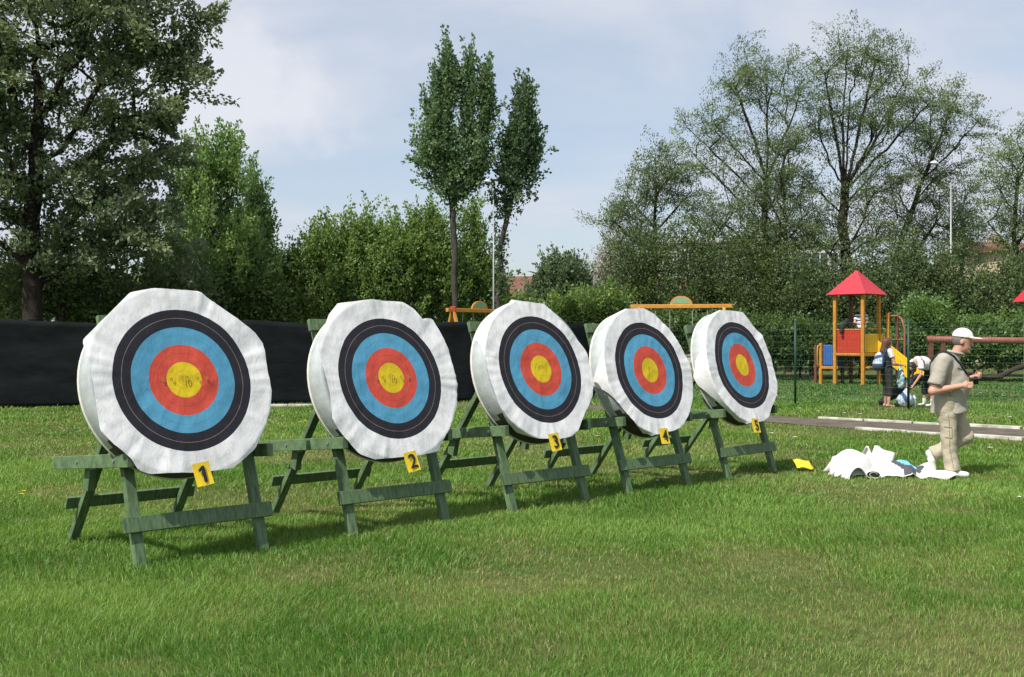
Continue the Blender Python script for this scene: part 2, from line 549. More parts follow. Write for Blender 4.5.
def grass_patch(y0, y1, dens, hmin, hmax, wid, seg=True):
    xw = lambda y: .57 * y + 1.3
    n = int(dens * (y1 - y0) * (xw(y0) + xw(y1)))
    y = rng.uniform(y0, y1, n * 2); x = rng.uniform(-1, 1, n * 2) * xw(y1)
    k = np.abs(x) < xw(y)
    x, y = x[k][:n], y[k][:n]
    k = ~path_dist(x, y)
    # worn bare strip under the boards and along the netting
    x, y = x[k], y[k]
    d = dry(x, y)
    k = rng.random(len(x)) > d * .55
    x, y, d = x[k], y[k], d[k]
    n = len(x)
    tall = .75 + .5 * vnoise(x * 2.3, y * 2.3, 9)
    h = rng.uniform(hmin, hmax, n) * tall * (1 - .45 * d)
    tuft = rng.random(n) < .02
    h[tuft] *= 1.5
    a = rng.uniform(0, 2 * np.pi, n)
    lean = rng.uniform(.15, 1.0, n) * h
    lx, ly = np.cos(a) * lean, np.sin(a) * lean
    # a mowing sweep combs the blades a little towards one side
    sw = (vnoise(x * .8, y * .8, 21) - .5) * .8
    lx += sw * h
    fa = rng.uniform(0, np.pi, n)
    wx, wy = np.cos(fa) * wid * .5, np.sin(fa) * wid * .5
    ws = rng.uniform(.6, 1.3, n); wx *= ws; wy *= ws
    base = np.stack([x, y, np.zeros(n)], 1)
    W = np.stack([wx, wy, np.zeros(n)], 1)
    mid = base + np.stack([lx * .35, ly * .35, h * .6], 1)
    tip = base + np.stack([lx, ly, h * (1 - .25 * (lean / h) ** 2)], 1)
    V = np.stack([base - W, base + W, mid - W * .8, mid + W * .8, tip], 1).reshape(-1, 3)
    o = np.arange(n)[:, None] * 5
    Q = o + np.array([[0, 1, 3, 2]]); T = o + np.array([[2, 3, 4]])
    # colour: lush green to straw
    g1 = np.array([.060, .175, .014]); g2 = np.array([.225, .365, .070]); st = np.array([.38, .345, .14])
    t = np.clip(rng.random(n) * .55 + 1.1 * (.65 * vnoise(x * .9, y * .9, 5) + .35 * vnoise(x * 2.6, y * 2.6, 6)) - .33, 0, 1)[:, None]
    c = g1 * (1 - t) + g2 * t
    s = (rng.random(n) < (.05 + .46 * d))[:, None]
    mixs = np.where(s, rng.uniform(.35, .95, (n, 1)), 0)
    c = c * (1 - mixs) + st * mixs
    c = c * (1 - .15 * d[:, None]) + np.array([.12, .11, .04]) * .15 * d[:, None]
    c *= rng.uniform(.75, 1.25, (n, 1))
    c = np.where((y > 28)[:, None], c * np.array([.62, .74, .95]), c)  # beyond the fence the wire mesh's dimming veil is mixed into the blade colour
    C = np.repeat(c, 5, 0)
    return V, Q, T, C


Vs, Qs, Ts, Cs, off = [], [], [], [], 0
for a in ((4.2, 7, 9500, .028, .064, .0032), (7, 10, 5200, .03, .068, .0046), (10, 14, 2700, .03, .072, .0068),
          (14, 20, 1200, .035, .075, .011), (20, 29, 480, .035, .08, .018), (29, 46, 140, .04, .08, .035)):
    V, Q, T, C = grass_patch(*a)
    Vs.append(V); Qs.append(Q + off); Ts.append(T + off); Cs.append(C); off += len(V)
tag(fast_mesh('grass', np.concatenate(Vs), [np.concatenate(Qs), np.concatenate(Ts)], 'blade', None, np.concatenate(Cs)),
    'short mown grass with dry straw patches', 'grass', kind='stuff')
del Vs, Qs, Ts, Cs

fl = MB()
rnd = random.Random(11)
spots = [ground_at(*p) for p in ((22, 500), (24, 497), (130, 462), (300, 425), (283, 419), (305, 424), (370, 436), (385, 432), (470, 435), (487, 437), (590, 433), (598, 440),
                                 (657, 486), (640, 438), (818, 414), (830, 412), (845, 416), (800, 411), (860, 417), (980, 395), (1003, 398), (1010, 420), (945, 416), (990, 452), (1008, 468), (1019, 503), (187, 534), (795, 441), (772, 437))]
for i, p in enumerate(spots):
    r = .022 if p.y < 15 else .04
    z = .06
    mi = 0 if i < 14 and i != 12 else 1
    for k in range(8):
        a = k * math.pi / 4 + rnd.random()
        t = Vector((math.cos(a), math.sin(a), .25)) * r
        s = Vector((-math.sin(a), math.cos(a), 0)) * r * .45
        c = Vector((p.x, p.y, z))
        fl.add([c - s * .3, c + t * .7 - s, c + t, c + t * .7 + s], [(0, 1, 2, 3)], mi)
    fl.tube([(p.x, p.y, 0), (p.x, p.y, z)], .003, 4, 2)
M['stem'] = mat('stem_green', (.06, .12, .03), .7)
tag(fl.build('wildflowers', ['petal_y', 'petal_w', 'stem']), 'scattered dandelions and daisies in the lawn', 'flowers', kind='stuff')

# ------------------------------------------------------------------ target stands
TILT = R(16)
TT = math.tan(R(18.3))
stand0 = thing('target_stand', '', 'stand', group='green wooden target stands')
W0 = .47


def front_leg_pt(x, z): return Vector((x, z * TT - .03, z))


for s in (-1, 1):
    m = MB(); m.beam(front_leg_pt(s * W0, 0), front_leg_pt(s * W0, 1.72), .075, .06); m.build('leg', 'green_paint', stand0, bevel=.004)
for s in (-1, 1):
    m = MB(); m.beam((s * .40, 1.33, 0), (s * .40, .40, 1.22), .07, .05); m.build('leg', 'green_paint', stand0, bevel=.004)
for s in (-1, 1):
    m = MB(); m.beam((s * .535, -.02, .745), (s * .535, 1.30, .622), .048, .095); o = m.build('side_arm', 'green_paint', stand0, bevel=.004)
    for y in (.20, .84):
        m = MB()
        m.tube([(s * .559, y, .745 - y * .093), (s * .567, y, .745 - y * .093)], .013, 10)
        m.build('bolt', 'bolt', o)
    m = MB(); m.beam((s * .47, .84, .46), (s * .47, .80, .62), .055, .09); m.build('bracket', 'green_paint', stand0, bevel=.004)
z = .30
m = MB(); m.beam((-.57, z * TT - .077, z), (.57, z * TT - .077, z), .11, .03, (0, TT, 1)); m.build('front_board', 'green_paint', stand0, bevel=.004)
m = MB(); m.beam((-.52, 1.33 - .30 * .762 + .045, .33), (.52, 1.33 - .30 * .762 + .045, .33), .095, .028, (0, -.4, 1)); m.build('rear_board', 'green_paint', stand0, bevel=.004)
m = MB(); m.beam((-.55, 1.66 * TT - .05, 1.68), (.48, 1.66 * TT - .05, 1.68), .10, .036, (0, TT, 1)); m.build('top_rail', 'green_paint', stand0, bevel=.004)

# ------------------------------------------------------------------ targets (straw butt in a wrap + printed sheet)
RB, TH = .672, .20
TGT = [
    ((-2.339, 7.831, 1.271), 41.75, [(-0.148, 0.677), (0.201, 0.667), (0.267, 0.619), (0.621, 0.352), (0.674, 0.273), (0.669, 0.093), (0.685, -0.103), (0.655, -0.243), (0.571, -0.396), (0.487, -0.528), (0.385, -0.596), (0.285, -0.659), (0.004, -0.669), (-0.326, -0.652), (-0.402, -0.618), (-0.458, -0.525), (-0.554, -0.434), (-0.635, -0.329), (-0.640, -0.218), (-0.645, -0.06), (-0.665, 0.147), (-0.686, 0.291), (-0.658, 0.323), (-0.429, 0.54), (-0.319, 0.644)]),
    ((-1.015, 9.179, 1.239), 42.41, [(-0.057, 0.684), (0.252, 0.667), (0.357, 0.615), (0.436, 0.515), (0.461, 0.526), (0.573, 0.535), (0.616, 0.426), (0.666, 0.243), (0.678, 0.098), (0.699, -0.072), (0.66, -0.243), (0.567, -0.399), (0.42, -0.565), (0.359, -0.647), (0.164, -0.667), (-0.042, -0.669), (-0.299, -0.667), (-0.424, -0.615), (-0.518, -0.506), (-0.60, -0.394), (-0.64, -0.32), (-0.625, -0.111), (-0.64, 0.021), (-0.66, 0.152), (-0.67, 0.284), (-0.64, 0.333), (-0.496, 0.553), (-0.402, 0.647)]),
    ((.262, 10.342, 1.282), 42.33, [(-0.173, 0.681), (0.087, 0.653), (0.203, 0.648), (0.322, 0.554), (0.492, 0.376), (0.66, 0.177), (0.674, 0.05), (0.667, -0.147), (0.611, -0.288), (0.522, -0.391), (0.343, -0.591), (0.228, -0.66), (0.037, -0.675), (-0.251, -0.647), (-0.426, -0.61), (-0.52, -0.50), (-0.58, -0.392), (-0.62, -0.292), (-0.65, -0.112), (-0.663, 0.052), (-0.675, 0.218), (-0.71, 0.385), (-0.577, 0.56), (-0.364, 0.676)]),
    ((1.429, 11.479, 1.242), 42.69, [(0.124, 0.679), (0.273, 0.622), (0.472, 0.452), (0.51, 0.395), (0.619, 0.204), (0.683, 0.05), (0.674, -0.178), (0.609, -0.327), (0.459, -0.507), (0.337, -0.612), (0.153, -0.656), (-0.265, -0.692), (-0.364, -0.592), (-0.553, -0.372), (-0.685, -0.227), (-0.808, -0.137), (-0.831, -0.049), (-0.77, 0.072), (-0.684, 0.194), (-0.566, 0.337), (-0.454, 0.536), (-0.35, 0.655)]),
    ((2.655, 12.741, 1.269), 45.06, [(0.106, 0.656), (0.277, 0.639), (0.456, 0.459), (0.568, 0.375), (0.652, 0.057), (0.646, -0.259), (0.568, -0.382), (0.449, -0.48), (0.269, -0.636), (0.181, -0.672), (-0.25, -0.688), (-0.309, -0.665), (-0.467, -0.559), (-0.658, -0.376), (-0.811, -0.213), (-0.852, -0.115), (-0.852, -0.039), (-0.79, 0.114), (-0.662, 0.271), (-0.509, 0.491), (-0.34, 0.664)]),
]
FOLD = (0, 0, 1, 1, 1)
OFFU = (.09, 0, 0, 0, 0)
CARDS = [(203, 474, -8), (412, 461.5, -8), (555, 442, -4), (664.5, 436, 2), (756, 425.5, 4)]


def poly_radius(poly, ang):
    out = []
    for a in ang:
        d = (math.cos(a), math.sin(a)); best = 0
        for i in range(len(poly)):
            (x1, y1), (x2, y2) = poly[i], poly[(i + 1) % len(poly)]
            ex, ey = x2 - x1, y2 - y1
            den = d[0] * ey - d[1] * ex
            if abs(den) < 1e-9: continue
            t = (x1 * ey - y1 * ex) / den
            s = (x1 * d[1] - y1 * d[0]) / den
            if t > 0 and -1e-6 <= s <= 1 + 1e-6: best = max(best, t)
        out.append(best)
    return out


def text_mesh(body, size, name, parent, material, depth=.001, bold=0.):
    cu = bpy.data.curves.new(name, 'FONT')
    cu.body = body; cu.size = size; cu.align_x = 'CENTER'; cu.align_y = 'CENTER'; cu.extrude = depth; cu.offset = bold
    t = bpy.data.objects.new(name, cu)
    me = bpy.data.meshes.new_from_object(t.evaluated_get(bpy.context.evaluated_depsgraph_get())) if False else None
    COL.objects.link(t)
    bpy.context.view_layer.update()
    dg = bpy.context.evaluated_depsgraph_get()
    me = bpy.data.meshes.new_from_object(t.evaluated_get(dg))
    bpy.data.objects.remove(t); bpy.data.curves.remove(cu)
    me.name = name; me.materials.clear(); me.materials.append(M[material])
    o = bpy.data.objects.new(name, me)
    COL.objects.link(o)
    o.parent = parent
    return o


# shared butt mesh
bm_ = MB()
n = 72
prof = [(RB - .03, 0), (RB - .008, -.004), (RB, -.022), (RB + .004, -TH * .5), (RB, -TH + .02), (RB - .012, -TH + .003)]
vs = [(r * math.cos(2 * math.pi * k / n), r * math.sin(2 * math.pi * k / n), z_) for r, z_ in prof for k in range(n)]
fs = [(i * n + k, (i + 1) * n + k, (i + 1) * n + (k + 1) % n, i * n + (k + 1) % n) for i in range(len(prof) - 1) for k in range(n)]
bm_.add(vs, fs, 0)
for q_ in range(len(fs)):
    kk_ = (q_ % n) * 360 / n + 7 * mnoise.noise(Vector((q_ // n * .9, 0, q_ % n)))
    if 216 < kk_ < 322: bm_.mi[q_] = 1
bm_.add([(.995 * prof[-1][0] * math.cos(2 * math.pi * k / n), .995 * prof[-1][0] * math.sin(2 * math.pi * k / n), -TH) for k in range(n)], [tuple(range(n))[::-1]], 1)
bm_.add([(prof[0][0] * math.cos(2 * math.pi * k / n), prof[0][0] * math.sin(2 * math.pi * k / n), 0) for k in range(n)], [tuple(range(n))], 0)
butt_me = None
PLACE = ['nearest', 'second nearest', 'middle', 'second farthest', 'farthest']
for i, (C, psi, poly) in enumerate(TGT):
    psi = R(psi)
    u = Vector((math.cos(psi), math.sin(psi), 0)); back = Vector((-math.sin(psi), math.cos(psi), 0))
    C = Vector(C)
    # stand
    st = stand0 if i == 0 else copy_tree(stand0)
    p = C - back * .115 + u * OFFU[i]
    st.location = (p.x, p.y, 0)
    st.rotation_euler = (0, 0, psi + (R(1.5) if i == 0 else 0))
    st['label'] = ['green wooden stand carrying the target numbered 1', 'green wooden stand carrying the target numbered 2', 'green wooden stand carrying the target numbered 3',
                   'green wooden stand under the second target from the right', 'green wooden stand under the target farthest right'][i]
    # target: local x along u, y up the face, z out of the face
    nrm = (-back) * math.cos(TILT) + Vector((0, 0, 1)) * math.sin(TILT)
    v = nrm.cross(u)
    t = bpy.data.objects.new('archery_target', None); COL.objects.link(t)
    t.matrix_world = Matrix(((u.x, v.x, nrm.x, C.x), (u.y, v.y, nrm.y, C.y), (u.z, v.z, nrm.z, C.z), (0, 0, 0, 1)))
    tag(t, ['round archery target above yellow card 1, largest and nearest of the row', 'archery target above yellow card 2, with a torn notch at its upper right edge',
            'middle archery target of the row, above yellow card 3', 'archery target with bright paper fold on its side, second from the right',
            'smallest archery target at the far right end of the row'][i], 'target', 'archery targets standing in a row')
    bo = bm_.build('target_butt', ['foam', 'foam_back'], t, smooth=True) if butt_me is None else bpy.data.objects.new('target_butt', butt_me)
    if butt_me is None: butt_me = bo.data
    else:
        COL.objects.link(bo); bo.parent = t
    rm = MB()
    rm.tube([((RB - .004) * math.cos(2 * math.pi * k / 64), (RB - .004) * math.sin(2 * math.pi * k / 64), -TH + .006) for k in range(65)], .011, 6, cap=False)
    rm.build('rim', 'rim', bo, smooth=True)
    # sheet
    na_, nr_ = 180, 44
    angs = [2 * math.pi * k / na_ for k in range(na_)]
    rs = poly_radius(poly, angs)
    V = [(0, 0, .012)]; flat = [(0, 0, 0)]
    F = []
    lim = RB + .014
    nin = nr_ - 9
    for j in range(1, nr_ + 1):
        for k in range(na_):
            r1 = min(rs[k], lim)
            r = r1 * (j / nin) ** .92 if j <= nin else r1 + (rs[k] - r1) * (j - nin) / (nr_ - nin)
            ca, sa = math.cos(angs[k]), math.sin(angs[k])
            x, y = r * ca, r * sa
            q = Vector((x * 2.6 + i * 9, y * 2.6, i * 3.3))
            wz = .012 * mnoise.noise(q) + .0055 * (.5 - abs(mnoise.noise(Vector((x * 4 - y * 6 + i * 7, y * 3 + x * 5, i))))) + .0035 * mnoise.noise(Vector((x * 9 + y * 4 + i, y * 5 - x * 2, 4 + i))) + .0012 * mnoise.noise(q * 7)
            edge = max(0, (r - .42) / .28)
            wz += edge * .012 * mnoise.noise(Vector((ca * 3.5 + i, sa * 3.5, 5)))
            # radial pull creases towards the tacked corners
            cr_ = mnoise.noise(Vector((ca * 7 + i * 3, sa * 7, 1)))
            wz += edge * .007 * max(0, 1 - abs(cr_) * 7)
            zz = .014 + wz
            rr = r
            if r > lim:
                ex = r - lim
                if FOLD[i] and x < -.2:
                    rr = lim + ex * .10
                    zz = zz - ex * 1.3
                else:
                    zz -= ex * .25
            V.append((rr * ca, rr * sa, zz)); flat.append((x, y, 0))
    for k in range(na_):
        F.append((0, 1 + k, 1 + (k + 1) % na_))
    for j in range(nr_ - 1):
        for k in range(na_):
            a0, a1 = 1 + j * na_ + k, 1 + j * na_ + (k + 1) % na_
            F.append((a0, a0 + na_, a1 + na_, a1))
    me = bpy.data.meshes.new('paper_face')
    me.from_pydata(V, [], F)
    me.polygons.foreach_set('use_smooth', [True] * len(F))
    at_ = me.attributes.new('flat', 'FLOAT_VECTOR', 'POINT')
    at_.data.foreach_set('vector', np.array(flat, np.float32).ravel())
    me.materials.append(M['face'])
    fo = bpy.data.objects.new('paper_face', me); COL.objects.link(fo); fo.parent = t
    # printed ring numbers
    if i < 2:
        M.setdefault('print_faint', mat('print_faint', (.34, .22, .03), .7))
        for tx, x in (('10', 0.0), ('9', -.096), ('9', .096), ('8', -.162), ('8', .162)):
            o = text_mesh(tx, .062 if tx == '10' else .045, 'ring_number', fo, 'print_faint', .0006)
            o.location = (x, 0, .026 + .011 * mnoise.noise(Vector((x * 3.2 + i * 9, 0, i * 3.3))))
    # number card pinned at the lower edge
    px, py, rot = CARDS[i]
    D = Vector(((px - 512) / FPX, 1, (HOR - py) / FPX))
    O = Vector((0, 0, CAMH))
    Cc = C + nrm * .035
    k_ = (Cc - O).dot(nrm) / D.dot(nrm)
    Pw = O + D * k_
    cdn = bpy.data.objects.new('number_card', None); COL.objects.link(cdn)
    cdn.matrix_world = Matrix(((u.x, v.x, nrm.x, Pw.x), (u.y, v.y, nrm.y, Pw.y), (u.z, v.z, nrm.z, Pw.z), (0, 0, 0, 1))) @ Matrix.Rotation(R(-rot), 4, 'Z')
    tag(cdn, 'yellow card with black number %d pinned at the bottom of %s' % (i + 1, ['the largest target', 'the notched target', 'the middle target', 'the fourth target', 'the smallest target'][i]), 'card', 'yellow number cards on the targets')
    cb_ = MB()
    w2, h2 = .062, .082
    cvs, cfs = [], []
    for a in range(7):
        for c in range(5):
            yy = -h2 + 2 * h2 * a / 6; xx = -w2 + 2 * w2 * c / 4
            cvs.append((xx, yy, .004 * ((a - 3) / 3) ** 2 + .002 * (c - 2)))
    cfs = [(a * 5 + c, a * 5 + c + 1, a * 5 + c + 6, a * 5 + c + 5) for a in range(6) for c in range(4)]
    cb_.add(cvs, cfs)
    co = cb_.build('card', 'card', cdn)
    sm = co.modifiers.new('t', 'SOLIDIFY'); sm.thickness = .002
    if i == 0:
        m = MB()
        pts_ = [(-.012, -.056), (.013, -.056), (.013, .060), (-.006, .060), (-.034, .040), (-.034, .018), (-.012, .030)]
        m.add([(x, y, z_) for z_ in (.0, .002) for x, y in pts_], [(0, 1, 2, 6), (2, 3, 4, 5, 6)][:0] + [tuple(range(7, 14)), tuple(range(6, -1, -1))] + [(k, (k + 1) % 7, (k + 1) % 7 + 7, k + 7) for k in range(7)])
        dg_ = m.build('digit', 'ink', cdn)
    else:
        dg_ = text_mesh(str(i + 1), .165, 'digit', cdn, 'ink', .001, .0025)
    dg_.location = (.006, -.004, .0085)

# ------------------------------------------------------------------ netting and wire fence
CORNER = Vector((2.15, 30.4, 0))
NL = [Vector((-22.5, 24.0, 0)), Vector((-15.0, 25.0, 0)), Vector((-11.8, 25.4, 0)), Vector((-6.4, 26.6, 0)), Vector((-1.06, 27.9, 0)), CORNER]
fn = thing('wire_fence', 'green wire mesh fence with posts running right and holding the black netting on the left', 'fence', CORNER)
FL_DIR = (Vector((8.9, 24.7, 0)) - Vector((6.85, 26.6, 0))).normalized()
FENCE = NL + [Vector((6.85, 26.6, 0)), Vector((8.9, 24.7, 0)), Vector((8.9, 24.7, 0)) + FL_DIR * 2.9, Vector((8.9, 24.7, 0)) + FL_DIR * 6.0]
for q in FENCE:
    m = MB(); p = q - CORNER
    if q in NL: p = p + Vector((0, .12, 0))
    m.tube([(p.x, p.y, 0), (p.x, p.y, 2.06)], .03, 10)
    m.build('post', 'post', fn, smooth=True)
m = MB()
for i in range(len(NL) - 1, len(FENCE) - 1):
    p, q = FENCE[i] - CORNER, FENCE[i + 1] - CORNER
    Ln = (q - p).length
    nvv = int(Ln / .06)
    for k in range(1, nvv):
        a = p.lerp(q, k / nvv)
        m.tube([(a.x, a.y, .03), (a.x, a.y, 1.98)], .0022, 3, cap=False)
    for z_ in np.linspace(.05, 1.97, 14):
        m.tube([(p.x, p.y, z_), (q.x, q.y, z_)], .0026, 3, cap=False)
m.build('wire_mesh', 'wire', fn)

V, F = [], []
acc = 0
NX = 40; NZ = 16
cols = []
for i in range(len(NL) - 1):
    p, q = NL[i], NL[i + 1]
    d = (q - p).normalized(); nn = Vector((d.y, -d.x, 0))
    for k in range(NX + (i == len(NL) - 2)):
        cols.append((p.lerp(q, k / NX), nn, acc + (q - p).length * k / NX, k / NX))
    acc += (q - p).length
for c, nn, s, f in cols:
    for j in range(NZ + 1):
        hz = j / NZ
        top = 2.05 - .09 * math.sin(math.pi * f) + .02 * mnoise.noise(Vector((s * .7, 0, 0)))
        o = .045 + .05 * mnoise.noise(Vector((s * .35, hz * 2.2, 3))) * (1 - abs(hz - .5)) + .02 * mnoise.noise(Vector((s * 1.5, hz * 7, 1)))
        V.append((c.x + nn.x * o, c.y + nn.y * o, .005 + hz * top))
for k in range(len(cols) - 1):
    for j in range(NZ):
        a = k * (NZ + 1) + j
        F.append((a, a + NZ + 1, a + NZ + 2, a + 1))
m = MB(); m.add(V, F)
o = m.build('windbreak_net', 'net', smooth=True)
sm = o.modifiers.new('t', 'SOLIDIFY'); sm.thickness = .004
tag(o, 'long black windbreak netting hung along the fence behind the targets', 'netting')
#PART2
# ------------------------------------------------------------------ trees and shrubs
def leaf_block(P, D, size, asp, rng, up=.4, fold=.0):
    """diamond leaves at points P pointing roughly along D"""
    n = len(P)
    d = D + rng.normal(0, .55, (n, 3)); d /= np.linalg.norm(d, axis=1)[:, None] + 1e-9
    nr = rng.normal(0, 1, (n, 3)); nr[:, 2] += up * 2
    s = np.cross(d, nr); s /= np.linalg.norm(s, axis=1)[:, None] + 1e-9
    L_ = size * rng.uniform(.6, 1.3, n)[:, None]
    Wd = L_ * asp
    a = P; bq = P + d * L_ * .5 + s * Wd * .5; c = P + d * L_; e = P + d * L_ * .5 - s * Wd * .5
    return np.stack([a, bq, c, e], 1).reshape(-1, 3)


def clipn(rng, shape, m=1.7):
    return np.clip(rng.normal(0, 1, shape), -m, m)


def grow(name, label, cat, base, trunk, lobes, n_attr, K, leaf=.12, asp=.55, spray=(.30, .16), r_base=.2, r_tip=.008, rise=.5, seed=1, c1=(.04, .085, .02), c2=(.075, .13, .03),
         bark='bark', leafmat='leaf', shell=.45, along=.0, group=None, alpha=.25, up=.4, upb=0., min_r=0.0, flat=1., wob=1., limbs=False, bright=1.45):
    """tree: trunk polyline -> greedy branching skeleton to attractor points inside the lobes -> leaf sprays"""
    rng = np.random.default_rng(seed)
    base = Vector(base)
    root = thing(name, label, cat, base, 0, group)
    B = np.array(base)
    # attractors
    wts = np.array([(l[1][0] * l[1][1] * l[1][2]) ** .75 * (l[2] if len(l) > 2 else 1) for l in lobes])
    cnt = np.maximum(1, np.round(n_attr * wts / wts.sum())).astype(int)
    A = []
    for l, c in zip(lobes, cnt):
        d = rng.normal(0, 1, (c, 3)); d /= np.linalg.norm(d, axis=1)[:, None]
        r = rng.random(c) ** shell
        jit = 1 + .12 * rng.normal(0, 1, c)
        A.append(np.array(l[0]) + d * (r * np.clip(jit, .6, 1.12))[:, None] * np.array(l[1]))
    A = np.concatenate(A)
    A[:, 2] = np.maximum(A[:, 2], .25)
    # trunk nodes
    T = [np.array(trunk[0], float)]
    for p, q in zip(trunk[:-1], trunk[1:]):
        p, q = np.array(p, float), np.array(q, float)
        m = max(1, int(np.linalg.norm(q - p) / .45))
        for k in range(1, m + 1):
            T.append(p + (q - p) * k / m + (rng.normal(0, .03, 3) if k < m else 0))
    N = [t for t in T]; par = [-1] + list(range(len(T) - 1))
    plen = [0.]
    for k in range(1, len(T)):
        plen.append(plen[-1] + np.linalg.norm(T[k] - T[k - 1]))
    if limbs:
        for l in sorted(lobes, key=lambda l: l[0][2]):
            c = np.array(l[0], float)
            tz = np.array([t[2] for t in T]); hor = np.hypot(c[0] - np.array(T)[:, 0], c[1] - np.array(T)[:, 1])
            want = c[2] - np.maximum(.9 * hor, .4 * l[1][2])
            j = int(np.argmin(np.abs(tz - want) + 5 * (tz < T[-1][2] * .45)))
            s = N[j]
            dz = c[2] - s[2]
            side_ = c - s; side_[2] = 0
            P1 = s + side_ * .38 + np.array([0, 0, .42 * dz]) + rng.normal(0, .12, 3)
            P2 = c + np.array([0, 0, .35 * l[1][2]]) + side_ * .06
            m = max(3, int(np.linalg.norm(P2 - s) / .45))
            prev = j
            for k in range(1, m + 1):
                t = k / m
                N.append(s * (1 - t) ** 2 + 2 * P1 * t * (1 - t) + P2 * t * t + rng.normal(0, .03, 3)); par.append(prev); plen.append(plen[prev] + .45); prev = len(N) - 1
    cap = 8000
    NA = np.zeros((cap, 3)); NA[:len(N)] = N; PL = np.zeros(cap); PL[:len(N)] = plen
    nn = len(N)
    Tarr = np.array(T)
    d0 = np.min(np.linalg.norm(A[:, None] - np.array(N)[None], axis=2), axis=1)
    tips = []; tdir = []
    for ai in np.argsort(d0):
        a = A[ai]
        dv = a - NA[:nn]
        dist = np.linalg.norm(dv, axis=1)
        hor = np.hypot(dv[:, 0], dv[:, 1])
        bad = np.maximum(0, rise * hor - dv[:, 2])
        j = int(np.argmin(dist + alpha * PL[:nn] * .4 + .9 * bad))
        m = max(1, int(dist[j] / .5))
        prev = j
        p0 = NA[j].copy()
        for k in range(1, m + 1):
            if nn >= cap: break
            t = k / m
            p = p0 + (a - p0) * t
            p[2] += .06 * dist[j] * math.sin(math.pi * t) * (1 if rise > 0 else -1)
            if k < m: p += rng.normal(0, .035 * wob, 3) * min(1, dist[j])
            NA[nn] = p; par.append(prev); PL[nn] = PL[prev] + np.linalg.norm(p - NA[prev]); prev = nn; nn += 1
        tips.append(prev)
        dd = a - NA[par[prev]]
        tdir.append(dd / (np.linalg.norm(dd) + 1e-9))
    par = np.array(par)
    # pipe model radii
    w_ = np.zeros(nn)
    for t in tips: w_[t] += 1
    for k in range(nn - 1, 0, -1):
        w_[par[k]] += w_[k]
    w_ = np.maximum(w_, 1)
    ex = math.log(r_base / r_tip) / math.log(max(w_[0], 2))
    rad = r_tip * w_ ** ex
    # trunk taper/flare
    for k in range(len(T)):
        rad[k] = max(rad[k], r_base * (1 - .55 * k / len(T)))
    rad[0] *= 1.25
    # branch mesh
    k = np.arange(1, nn); k = k[rad[k] > min_r]
    p, q = NA[par[k]], NA[k]
    rp_, rq = np.minimum(rad[par[k]], rad[k] * 1.5), rad[k]
    d = q - p; Ln = np.linalg.norm(d, axis=1)[:, None] + 1e-9; d /= Ln
    ref = np.where(np.abs(d[:, 2:3]) < .9, np.array([[0, 0, 1.]]), np.array([[1., 0, 0]]))
    s = np.cross(d, ref); s /= np.linalg.norm(s, axis=1)[:, None]; t = np.cross(d, s)
    ns = 6
    an = np.arange(ns) * 2 * np.pi / ns
    ring = s[:, None] * np.cos(an)[None, :, None] + t[:, None] * np.sin(an)[None, :, None]
    r0 = p[:, None] - d[:, None] * rp_[:, None, None] * .3 + ring * rp_[:, None, None]; r1 = q[:, None] + d[:, None] * rq[:, None, None] * .3 + ring * rq[:, None, None]
    V = np.concatenate([r0, r1], 1).reshape(-1, 3)
    o = np.arange(len(k))[:, None, None] * 2 * ns
    i0 = np.arange(ns); i1 = (i0 + 1) % ns
    Q = (o + np.stack([i0, i1, i1 + ns, i0 + ns], 1)[None]).reshape(-1, 4)
    fast_mesh('trunk', V, [Q], bark, root, smooth=True)
    # leaves
    tp = NA[tips]; td = np.array(tdir)
    td = td + np.array([0, 0, upb]); td /= np.linalg.norm(td, axis=1)[:, None] + 1e-9
    n = len(tp) * K
    idx = np.repeat(np.arange(len(tp)), K)
    dirs = td[idx]
    al = (clipn(rng, n) + .1) * spray[0]
    side = clipn(rng, (n, 3)) * spray[1] * np.clip(1.15 - .45 * al / spray[0], .3, 1.4)[:, None]
    szc = rng.uniform(.65, 1.35, len(tp))[idx][:, None]
    side[:, 2] *= flat
    P = tp[idx] + dirs * np.array([1, 1, .5 + .5 * flat]) * al[:, None] * szc + side * szc
    if along > 0:      # leaves along thin branches too
        kk = np.where(rad[:nn] < r_tip * 3.2)[0]
        m = int(along * len(kk))
        ii = rng.choice(kk, m)
        P2 = NA[ii] + clipn(rng, (m, 3)) * spray[1] * .6
        P = np.concatenate([P, P2]); dirs = np.concatenate([dirs, rng.normal(0, 1, (m, 3))]); idx = np.concatenate([idx, rng.integers(0, len(tp), m)])
        n = len(P)
    P[:, 2] = np.maximum(P[:, 2], .08)
    V = leaf_block(P, dirs, leaf, asp, rng, up)
    tone = np.clip(rng.normal(.5, .3, len(tp)), 0, 1)[idx]
    tone = np.clip(tone + rng.normal(0, .18, n), 0, 1)[:, None]
    c = np.array(c1) * (1 - tone) + np.array(c2) * tone
    c *= rng.uniform(.8, 1.2, (n, 1)) * bright
    c = np.minimum(c, .5)
    Q = np.arange(n * 4).reshape(-1, 4)
    fast_mesh('crown', V, [Q], leafmat, root, np.repeat(c, 4, 0))
    return root


def lobes_px(base, Y, lst, depth=1.0):
    """lobes as (px, py, rx, ry[, weight, dy]) in pixels at distance Y -> local metres"""
    out = []
    for l in lst:
        c = at(l[0], l[1], Y + (l[5] if len(l) > 5 else 0)) - Vector(base)
        k = Y / FPX
        out.append((tuple(c), (l[2] * k, l[2] * k * depth, l[3] * k), l[4] if len(l) > 4 else 1))
    return out


def gp(px, Y): return Vector(((px - 512) / FPX * Y, Y, 0))


def trunk_px(base, Y, pts):
    return [tuple(at(px, py, Y) - Vector(base)) if py is not None else (0, 0, 0) for px, py in pts]


